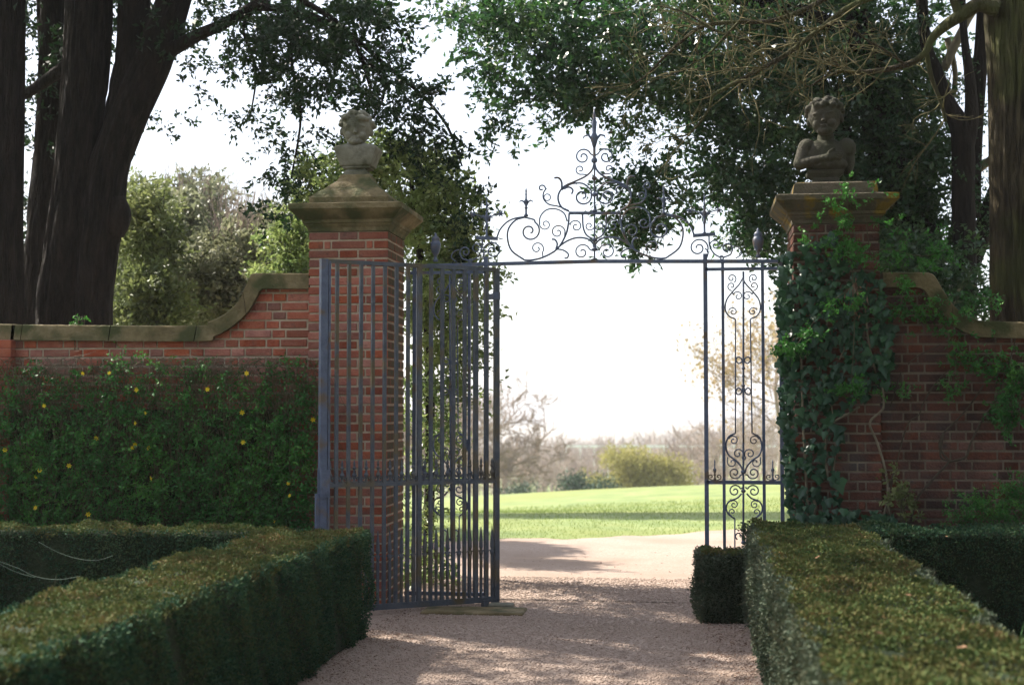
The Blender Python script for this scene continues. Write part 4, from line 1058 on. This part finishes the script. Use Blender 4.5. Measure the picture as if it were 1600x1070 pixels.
C_ = np.concatenate([P(A1[:, 0], A1[:, 1], 11.23 + rgi.uniform(-.05, .04, len(A1))), P(A2[:, 0], A2[:, 1], 11.32 + rgi.uniform(-.06, .35, len(A2))), P(A3[:, 0], A3[:, 1], 11.28 + rgi.uniform(-.03, .03, len(A3))), P(A4[:, 0], A4[:, 1], 11.15 + rgi.uniform(-.12, .1, len(A4)))])
n = len(C_); nr = rgi.normal(size=(n, 3)) * .38 + np.array([-.12, -1, .25]); dn = rgi.normal(size=(n, 3)) * .35 + np.array([0, -.2, -1])
ivy_leaf_mesh('ivy_leaves', C_, (.03 + .07 * rgi.random(n) ** 1.6) * np.where(rgi.random(n) < .08, 1.4, 1), M['ivy'], ivy, nr, dn)
m = MB(); k8 = lambda x, y: (x / 2.3775 + 1200, y / 2.3775 + 400)
for pts, r in [([(400, 435), (385, 370), (370, 290), (360, 180)], .008), ([(225, 830), (212, 740), (218, 670), (240, 620), (290, 590), (340, 560)], .009), ([(200, 545), (195, 480), (190, 400)], .006), ([(165, 975), (178, 935), (170, 905)], .012),
               ([(420, 1000), (445, 890), (435, 790), (405, 690), (378, 620), (415, 580), (430, 555), (425, 480)], .010), ([(265, 385), (285, 340)], .006), ([(150, 990), (140, 800), (130, 600), (120, 300)], .010), ([(480, 1000), (450, 940), (450, 860)], .009), ([(240, 830), (250, 700), (230, 500)], .006)]:
    q = catmull([k8(*p) for p in pts], 5); m.tube([P(a[0], a[1], 11.255 - (.03 if i % 3 else .02)) for i, a in enumerate(q)], r, 6, wob=.2)
m.build('ivy_stems', M['stem_pale'], ivy, smooth=True)
# withered leaf bunch
c = P(rgi.normal(1338, 7, 26), rgi.normal(455, 14, 26), np.full(26, 11.15)); leaves('dead_leaves', c, rgi.uniform(.04, .08, 26), M['litter'], ivy, dirs=rgi.normal(size=(26, 3)) * .5 + np.array([0, 0, -1.]), aspect=.35)

fern = empty('leafy_climber', (1.2, 11.15, 0)); tag(fern, 'bright green feathery climber trailing over the right pier cap and ivy', 'climbing plant')
FC = [(1322, 300, 9, 14, 14), (1318, 345, 10, 16, 16), (1322, 385, 18, 16, 26), (1335, 400, 16, 10, 18), (1300, 320, 14, 10, 8), (1236, 540, 18, 12, 32), (1262, 520, 14, 10, 16), (1295, 480, 10, 12, 14), (1342, 470, 8, 12, 12), (1345, 605, 22, 10, 22), (1320, 600, 14, 8, 10),
      (1400, 398, 36, 14, 22), (1445, 412, 22, 12, 12), (1410, 370, 20, 14, 6), (1388, 345, 24, 8, 6), (1250, 360, 16, 10, 6), (1460, 370, 26, 20, 8), (1418, 440, 14, 10, 12), (1470, 395, 16, 16, 14), (1225, 545, 8, 8, 8), (1365, 300, 24, 8, 5), (1300, 370, 12, 8, 8)]
c = np.concatenate([P(rgi.normal(a, b2 * .5, n_), rgi.normal(b, d2 * .5, n_), np.full(n_, 11.08) + rgi.uniform(-.06, .10, n_)) for a, b, b2, d2, n_ in FC])
spray_leaves('leaflets', c, 13, .030, M['fern'], fern, .25, .11, seed=9, tw=.0012, twmat='stem', jit=.008, aspect=.5)
m = MB()
for pts in [[(1330, 600), (1335, 500), (1330, 400), (1322, 300), (1318, 285)], [(1330, 450), (1290, 480), (1240, 545)], [(1335, 420), (1380, 390), (1440, 400), (1480, 390)], [(1322, 300), (1345, 330), (1352, 345), (1360, 400)]]:
    m.tube([P(a[0], a[1], 11.10) for a in catmull(pts, 5)], .003, 5)
m.build('stems', M['stem'], fern)

vine = empty('bare_climber', (2.0, 11.3, 0)); tag(vine, 'bare woody climber stems spread across the dark right wall', 'climbing plant')
m = MB()
for pts, r in [([(525, 1005), (555, 900), (620, 820), (670, 765), (655, 740), (636, 705), (650, 660), (700, 610), (745, 560), (800, 480)], .011), ([(670, 765), (735, 745), (750, 700), (790, 620), (840, 545), (900, 490)], .011),
               ([(445, 870), (480, 760), (500, 680), (525, 615), (560, 590), (580, 540), (640, 450), (690, 415)], .007), ([(445, 1000), (450, 900), (470, 800)], .008), ([(455, 560), (480, 470), (495, 430)], .006), ([(650, 660), (640, 740), (665, 760)], .010),
               ([(580, 540), (600, 500), (650, 440)], .005), ([(840, 545), (900, 380), (920, 300)], .006), ([(520, 400), (560, 370), (640, 330)], .006), ([(300, 900), (340, 960), (380, 990)], .006)]:
    q = catmull([k8(*p) for p in pts], 5); m.tube([P(a[0], a[1], 11.325) for a in q], [r * (1 - .4 * i / len(q)) for i in range(len(q))], 6, wob=.2)
m.build('stems', M['stem_brown'], vine, smooth=True)
c = np.concatenate([P(rgi.normal(a, b2 * .5, n_), rgi.normal(b, d2 * .5, n_), np.full(n_, 11.28) + rgi.uniform(-.05, .03, n_)) for a, b, b2, d2, n_ in
    [(1585, 590, 30, 30, 40), (1570, 650, 26, 30, 40), (1590, 620, 20, 50, 30), (1545, 570, 30, 10, 14), (1490, 600, 30, 16, 14), (1505, 560, 24, 20, 14), (1440, 480, 26, 16, 16), (1500, 545, 30, 30, 14), (1405, 600, 10, 12, 8), (1560, 560, 40, 14, 16), (1520, 470, 50, 20, 30), (1480, 500, 40, 20, 16), (1410, 470, 30, 30, 20)]])
spray_leaves('leaflets', c, 12, .034, M['jasm'], vine, .4, .13, seed=10, tw=.0012, twmat='stem', jit=.01, aspect=.5)
# small plants at the wall foot
def small_plant(name, label, ells, mt, Y, seed, ll, nl=14, tl=.15, cat='plant', droop=-.1):
    g = P(ells[0][0], 700, Y); root = empty(name, (g[0], Y, 0)); tag(root, label, cat)
    c = np.concatenate([P(rgi.normal(a, b2 * .5, n_), rgi.normal(b, d2 * .5, n_), np.full(n_, Y) + rgi.uniform(-.08, .08, n_)) for a, b, b2, d2, n_ in ells])
    spray_leaves('leaves', c, nl, ll, M[mt], root, droop, tl, seed=seed, tw=.0015, twmat='stem', jit=.012, aspect=.5)
    m = MB()
    for k in range(5):
        i = c[(k * 7) % len(c)]; m.tube([(g[0], Y, 0), ((g[0] + i[0]) / 2, Y, i[2] * .6), tuple(i)], .004, 5)
    m.build('stems', M['stem'], root)
    return root
small_plant('rose_shoots', 'young yellow green leafy shoots at the corner where right pier meets wall', [(1402, 780, 14, 10, 12), (1412, 765, 14, 10, 10), (1390, 772, 6, 6, 5), (1425, 800, 20, 16, 12), (1398, 745, 8, 20, 6)], 'limebush', 11.15, 61, .042, 8, .10)
small_plant('wall_shrub', 'dark feathery shrub against the foot of the right wall, at the right edge', [(1560, 800, 60, 30, 130), (1585, 775, 40, 24, 70), (1520, 815, 30, 16, 40)], 'jasm', 11.05, 63, .026, 16, .16, 'shrub')
small_plant('self_sown_seedling', 'tiny green seedling growing on top of the left wall below the oak', [(120, 500, 6, 10, 5), (128, 495, 6, 6, 3)], 'fern', 11.42, 65, .03, 7, .07)

# flowering jasmine on the left wall
jas = empty('winter_jasmine', (-4.5, 11.2, 0)); tag(jas, 'flowering jasmine with yellow flowers covering the left wall', 'climbing plant')
n = 5400; x = rgi.uniform(-40, 502, n); top_ = 560 + 10 * np.sin(x * .02) + 10 * np.sin(x * .053 + 1) - 8 * (x > 350)
y = top_ + (845 - top_) * rgi.random(n) ** 1.0; x = x - (x > 480) * rgi.uniform(0, 20, n)
k = (nz2(x * 1.6, y * 1.6, 7) + (y - 640) / 500 > -.10); x, y = x[k], y[k]
c = P(x, y, 11.19 + rgi.uniform(-.10, .07, len(x)) - .07 * np.sin((y - 560) / 280 * 3.1))
spray_leaves('leaflets', c, 10, .030, M['jasm'], jas, .35, .14, seed=12, tw=.0012, twmat='stem', jit=.014, aspect=.5)
n = 900; x0_ = rgi.uniform(-40, 500, n); y0_ = 558 + rgi.random(n) ** 2 * 170; a = rgi.normal(0, .55, n); ln = rgi.uniform(25, 110, n)
p0 = P(x0_, y0_, 11.28 - rgi.random(n) * .05); pm = P(x0_ + np.sin(a) * ln * .6, y0_ + np.abs(np.cos(a)) * ln * .35, np.full(n, 11.14) - rgi.random(n) * .06); p1 = P(x0_ + np.sin(a) * ln, y0_ + np.abs(np.cos(a)) * ln + 18, np.full(n, 11.13))
prisms('arching_stems', np.concatenate([p0, pm]), np.concatenate([pm, p1]), np.full(2 * n, .0024), np.full(2 * n, .0018), M['stem'], jas)
n = 1100; x0_ = rgi.uniform(-40, 500, n); y0_ = rgi.uniform(600, 830, n)
prisms('hanging_stems', P(x0_, y0_, np.full(n, 11.2)), P(x0_ + rgi.normal(0, 12, n), y0_ + rgi.uniform(20, 80, n), np.full(n, 11.17)), np.full(n, .0018), np.full(n, .0012), M['stem'], jas)
n = 500; x0_ = rgi.uniform(60, 480, n); y0_ = rgi.normal(572, 9, n); aa = rgi.normal(0, 35, n)   # dry tangle at the top
prisms('dry_tangle', P(x0_, y0_, np.full(n, 11.2) + rgi.uniform(-.06, .06, n)), P(x0_ + aa, y0_ + rgi.normal(6, 10, n), np.full(n, 11.18)), np.full(n, .0016), np.full(n, .001), M['stem_pale'], jas)
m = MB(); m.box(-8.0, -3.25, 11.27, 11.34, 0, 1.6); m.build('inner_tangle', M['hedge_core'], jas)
me0 = None
for i, (fx_, fy_) in enumerate([(171, 583), (130, 583), (214, 609), (228, 645), (324, 608), (386, 583), (212, 661), (211, 694), (207, 699), (151, 684), (233, 700), (380, 691), (378, 644), (62, 735), (56, 745), (108, 727), (237, 747), (56, 793), (138, 803), (121, 827), (429, 814), (453, 774), (450, 755), (489, 655), (69, 634), (8, 703)]):
    if me0 is None:
        m = MB()
        for k in range(6):
            a = k * math.pi / 3; b = (math.cos(a), 0, math.sin(a)); s_ = (-math.sin(a), 0, math.cos(a))
            m.add([(0, 0, 0), (b[0] * .010 + s_[0] * .005, -.004, b[2] * .010 + s_[2] * .005), (b[0] * .019, -.006, b[2] * .019), (b[0] * .010 - s_[0] * .005, -.004, b[2] * .010 - s_[2] * .005)], [(0, 1, 2, 3)])
        m.tube([(0, -.006, 0), (0, .012, 0)], [.003, .0015], 5)
        o = m.build('flower', M['yellow'], None); me0 = o.data
    else: o = bpy.data.objects.new('flower', me0); COL.objects.link(o)
    p = P(fx_, fy_, 11.03); s_ = rgi.uniform(.85, 1.35)
    o.parent = jas; o.matrix_parent_inverse = Matrix.Translation(-Vector(jas.location))
    o.location = tuple(p); o.rotation_euler = (rgi.uniform(-.5, .5), rgi.uniform(0, 1), rgi.uniform(-.7, .7)); o.scale = (s_, s_, s_)

# strap-leaved plant beside the right hedge, thin stalks over the left hedge bed
st = empty('strap_leaf_plant', (1.33, 6.3, 0)); tag(st, 'clump of bright strap leaves behind the wide right hedge at the picture edge', 'plant')
m = MB()
for k in range(26):
    a = rgi.uniform(-1.2, 4.4); h = rgi.uniform(.62, .86); l = rgi.uniform(.1, .35); b = np.array([1.33 + rgi.normal(0, .04), 6.3 + rgi.normal(0, .06), 0])
    q = [b + np.array([math.cos(a) * l * t * t, math.sin(a) * l * t * t, h * (t - .22 * t ** 3)]) for t in np.linspace(0, 1, 7)]
    sdv = np.array([-math.sin(a), math.cos(a), 0])
    V = []; 
    for i, p in enumerate(q): wv = .009 * (1 - (i / 6) ** 2) + .001; V += [p + sdv * wv, p + np.array([0, 0, -.003]), p - sdv * wv]
    m.add(V, [f for i in range(6) for f in ((i * 3, i * 3 + 1, i * 3 + 4, i * 3 + 3), (i * 3 + 1, i * 3 + 2, i * 3 + 5, i * 3 + 4))])
m.build('blades', M['strap'], st)
for i, pts in enumerate([[(0, 877), (30, 888), (55, 900), (90, 905), (125, 900)], [(60, 846), (90, 862), (120, 872), (150, 875), (176, 868)], [(-10, 876), (25, 893), (55, 902)]]):
    m = MB(); m.tube([P(a[0], a[1], 8.4 + .1 * i) for a in catmull(pts, 6)], .0013, 5); o = m.build('dry_stalk', M['silk'])
    tag(o, ['lowest arching pale stalk over the bed behind the left hedge', 'upper arching pale stalk in front of the far left hedge', 'short pale stalk entering at the left edge'][i], 'stalk')

# fallen leaves on the hedge tops
base = None
LV = [(1275, 872, .9, 'broad pale dead leaf near the far left corner of the right hedge top'), (1365, 874, 1.0, 'orange brown dead leaf on the right hedge top, beside the dark bed'),
      (1305, 866, .5, 'small whitish dead leaf just right of the broad pale one on the right hedge'), (1333, 905, .55, 'tiny brown dead leaf in the middle of the right hedge top'),
      (1425, 930, .8, 'dead leaf near the right border of the right hedge, midway along'), (1246, 890, .5, 'small dead leaf close to the path border of the right hedge'),
      (1382, 991, 1.0, 'left one of two pale dead leaves low in the middle of the right hedge'), (1408, 998, .8, 'right one of two pale dead leaves low in the middle of the right hedge'),
      (1515, 954, 1.1, 'large pale dead leaf on the right hedge near the strap leaves'), (1512, 1010, .9, 'pale dead leaf nearest the bottom right corner on the right hedge'),
      (1480, 838, .6, 'dead leaf on the dark hedge below the bare climber wall'), (435, 838, .9, 'whitish dead leaf at the far end of the left hedge top'),
      (280, 900, 1.0, 'pale dead leaf midway along the left hedge top'), (402, 850, .6, 'small dead leaf just left of the whitish one on the left hedge')]
for i, (a, b, s_, lb_) in enumerate(LV):
    d_ = FW * FPX + RT * (a - 800) - UP * (b - 535); p = EYE + d_ * ((.79 - 1.6) / d_[2])
    if base is None:
        m = MB(); m.add([(0, 0, 0), (.014, .016, .006), (.01, .04, .002), (0, .055, .008), (-.012, .038, .004), (-.014, .016, .006), (0, .028, -.004)], [(0, 1, 6), (1, 2, 6), (2, 3, 6), (3, 4, 6), (4, 5, 6), (5, 0, 6)])
        o = m.build('fallen_leaf', M['dead']); base = o.data
    else: o = bpy.data.objects.new('fallen_leaf', base); COL.objects.link(o)
    s_ *= .8
    o.location = tuple(p); o.rotation_euler = (rgi.uniform(-.3, .3), rgi.uniform(-.3, .3), rgi.uniform(0, 6.28)); o.scale = (s_,) * 3
    tag(o, lb_, 'leaf', 'fallen leaves on the hedge tops')

# ------------------------------------------------------------------ the distance
def bare_tree(name, label, px, Y, ytop, seed, hw, spread=.55, lev=4, mt='twig_hazed', group=None, leafy=None, kids=3, minr=.018, up=.12, lowfrac=.2, cat='tree'):
    rg_ = np.random.default_rng(seed); g = P(px, 640, Y); z0 = float(gz(g[0], Y)); zt_ = float(P(px, ytop, Y)[2]); H = zt_ - z0
    root = empty(name, (g[0], Y, z0)); tag(root, label, cat, group)
    out, tips = [], []; p = np.array([g[0], Y, z0 - .1]); r0 = H * .024 * hw
    m = MB(); tr = [p, p + np.array([.02 * H, 0, H * .2]), p + np.array([-.01 * H, .01 * H, H * .45]), p + np.array([.01 * H, 0, H * .72])]
    m.tube(tr, [r0, r0 * .8, r0 * .6, r0 * .3], 8); m.build('trunk', M[mt], root)
    for k in range(13):
        t = rg_.uniform(lowfrac, .72); b = p + np.array([0, 0, H * t]); a = k * 2.4 + rg_.uniform(-.3, .3)
        d = unit(np.array([math.cos(a), math.sin(a), rg_.uniform(.0, .7)]) * np.array([spread * 1.6, spread * 1.6, 1]))
        grow(rg_, b, d, H * .23 * (1.25 - t * .6), r0 * .38, lev - 1, out, tips, .55, up, 4, kids, .72)
    a0 = np.concatenate([np.array(q[0][:-1]) for q in out]); a1 = np.concatenate([np.array(q[0][1:]) for q in out])
    ra = np.maximum(minr, np.concatenate([q[1][:-1] for q in out])); rb = np.maximum(minr * .7, np.concatenate([q[1][1:] for q in out]))
    prisms('branches', a0, a1, ra, rb, M[mt], root)
    if leafy:
        mt2, n_, ll = leafy; tp = np.array(tips); c = tp[rg_.integers(0, len(tp), n_)] + rg_.normal(0, H * .03, (n_, 3))
        leaves('crown', c, rg_.uniform(ll * .6, ll * 1.4, n_), M[mt2], root, aspect=.6)
    return root
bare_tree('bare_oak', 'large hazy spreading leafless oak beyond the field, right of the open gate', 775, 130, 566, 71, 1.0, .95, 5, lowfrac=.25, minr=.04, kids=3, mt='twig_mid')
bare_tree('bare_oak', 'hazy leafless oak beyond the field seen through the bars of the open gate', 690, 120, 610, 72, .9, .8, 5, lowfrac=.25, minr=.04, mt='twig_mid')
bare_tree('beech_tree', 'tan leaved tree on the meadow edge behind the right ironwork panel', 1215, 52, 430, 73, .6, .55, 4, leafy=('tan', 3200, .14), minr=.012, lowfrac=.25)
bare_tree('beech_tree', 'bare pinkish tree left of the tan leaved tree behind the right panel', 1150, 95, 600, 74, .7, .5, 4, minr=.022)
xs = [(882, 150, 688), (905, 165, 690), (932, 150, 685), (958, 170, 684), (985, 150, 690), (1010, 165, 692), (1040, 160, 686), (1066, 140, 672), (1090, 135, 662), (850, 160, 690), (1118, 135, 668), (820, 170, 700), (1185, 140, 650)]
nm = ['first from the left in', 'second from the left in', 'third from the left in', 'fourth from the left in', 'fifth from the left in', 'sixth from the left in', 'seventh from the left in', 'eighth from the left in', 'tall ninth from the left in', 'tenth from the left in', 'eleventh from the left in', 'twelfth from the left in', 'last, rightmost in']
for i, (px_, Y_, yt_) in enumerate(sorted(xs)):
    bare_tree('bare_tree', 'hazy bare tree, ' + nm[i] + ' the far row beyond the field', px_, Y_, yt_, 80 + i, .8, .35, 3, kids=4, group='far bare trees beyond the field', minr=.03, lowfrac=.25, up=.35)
def far_bush(name, label, ells, mt, Y, seed, ll, nl=26, tl=1.1):
    g = P(ells[0][0], 640, Y); z0 = float(gz(g[0], Y)); root = empty(name, (g[0], Y, z0)); tag(root, label, 'bush')
    m = MB(); zt_ = float(P(ells[0][0], ells[0][1], Y)[2])
    for k in range(5): m.tube([(g[0], Y, z0 - .2), (g[0] + math.cos(k * 1.25) * .8, Y + math.sin(k * 1.25) * .8, zt_)], [.10, .03], 6)
    m.build('trunk', M['bark_dark'], root)
    spray_leaves('crown', centres(ells, seed, -.5), nl, ll, M[mt], root, -.3, tl, seed=seed, twigs=False, jit=.2)
far_bush('willow_bush', 'large rounded yellow green bush beyond the field crest', [(985, 748, 46, 46, 380, 98, 1.4), (1030, 755, 44, 38, 260, 98, 1.2), (955, 770, 40, 28, 140, 98, 1)], 'far_yellow', 98, 91, .22)
far_bush('evergreen_bush', 'small dark green bush beyond the field crest, left of the yellow green one', [(898, 762, 18, 20, 80, 92, .7)], 'far_green', 92, 92, .2)
far_bush('evergreen_bush', 'dull green bush between the small dark bush and the yellow green one', [(940, 768, 14, 16, 50, 90, .6)], 'far_green', 90, 93, .2)
far_bush('thorn_bush', 'low pale green bush at the foot of the hazy spreading oak', [(810, 782, 45, 22, 120, 100, 1.0)], 'far_green', 100, 94, .2)
rgf = np.random.default_rng(77); n = 5200
wx = rgf.uniform(-260, 260, n); wy = rgf.uniform(230, 420, n); wz = gz(wx, wy)
b0 = np.stack([wx, wy, wz], 1); hh = rgf.uniform(6, 11, n) * (1 + .25 * np.sin(wx * .05)); b1_ = b0 + np.stack([rgf.normal(0, .8, n), np.zeros(n), hh], 1)
nb_ = 9; st_ = b0[:, None] + (b1_ - b0)[:, None] * rgf.uniform(.25, .9, (n, nb_, 1)); en_ = st_ + rgf.normal(size=(n, nb_, 3)) * np.array([1.6, 1.6, .8]) + np.array([0, 0, 1.8])
o = prisms('far_wood', np.concatenate([b0, st_.reshape(-1, 3)]), np.concatenate([b1_, en_.reshape(-1, 3)]), np.concatenate([np.full(n, .16), np.full(n * nb_, .06)]), np.concatenate([np.full(n, .05), np.full(n * nb_, .03)]), M['twig_hazed'])
tag(o, 'hazy leafless woodland far beyond the field', 'woodland', kind='stuff')
# long white rail fence far away
wf = empty('white_fence', tuple(P(1000, 697, 185))); tag(wf, 'long white rail fence far off behind the bare trees', 'fence')
a, b = P(885, 697, 185), P(1215, 697, 185)
m = MB(); m.beam(a, b, .30, .05); m.build('rail', M['white'], wf)
m = MB()
for t in np.linspace(0, 1, 16): q = a + (b - a) * t; m.box(q[0] - .07, q[0] + .07, q[1] + .04, q[1] + .16, float(gz(q[0], q[1])) - .1, q[2] + .2)
m.build('posts', M['white'], wf)
# tree whose shadow falls across the meadow, standing out of view to the left
shade_tree('tall flat topped cedar on the meadow beyond the left wall', -21.5, 33.5, [(-15.0, 33.0, 16.9, 9.5, 2.1, .6, 5200), (-21.5, 33.5, 14.5, 2.5, 2, 2, 500)], 'oak', 204, 16)

# ------------------------------------------------------------------ haze
m = MB(); m.box(-640, 690, -34, 1000, -14.5, 19.0); hz = m.build('haze', None)
hm = bpy.data.materials.new('haze'); hm.use_nodes = True; nt = hm.node_tree; nt.nodes.clear()
ho = nt.nodes.new('ShaderNodeOutputMaterial'); pv = nt.nodes.new('ShaderNodeVolumePrincipled')
pv.inputs['Color'].default_value = (.93, .94, 1, 1); pv.inputs['Density'].default_value = .00045; pv.inputs['Anisotropy'].default_value = .2
nt.links.new(pv.outputs[0], ho.inputs['Volume']); hz.data.materials.append(hm); hz['kind'] = 'stuff'; tag(hz, 'pale spring haze filling the air', 'haze')
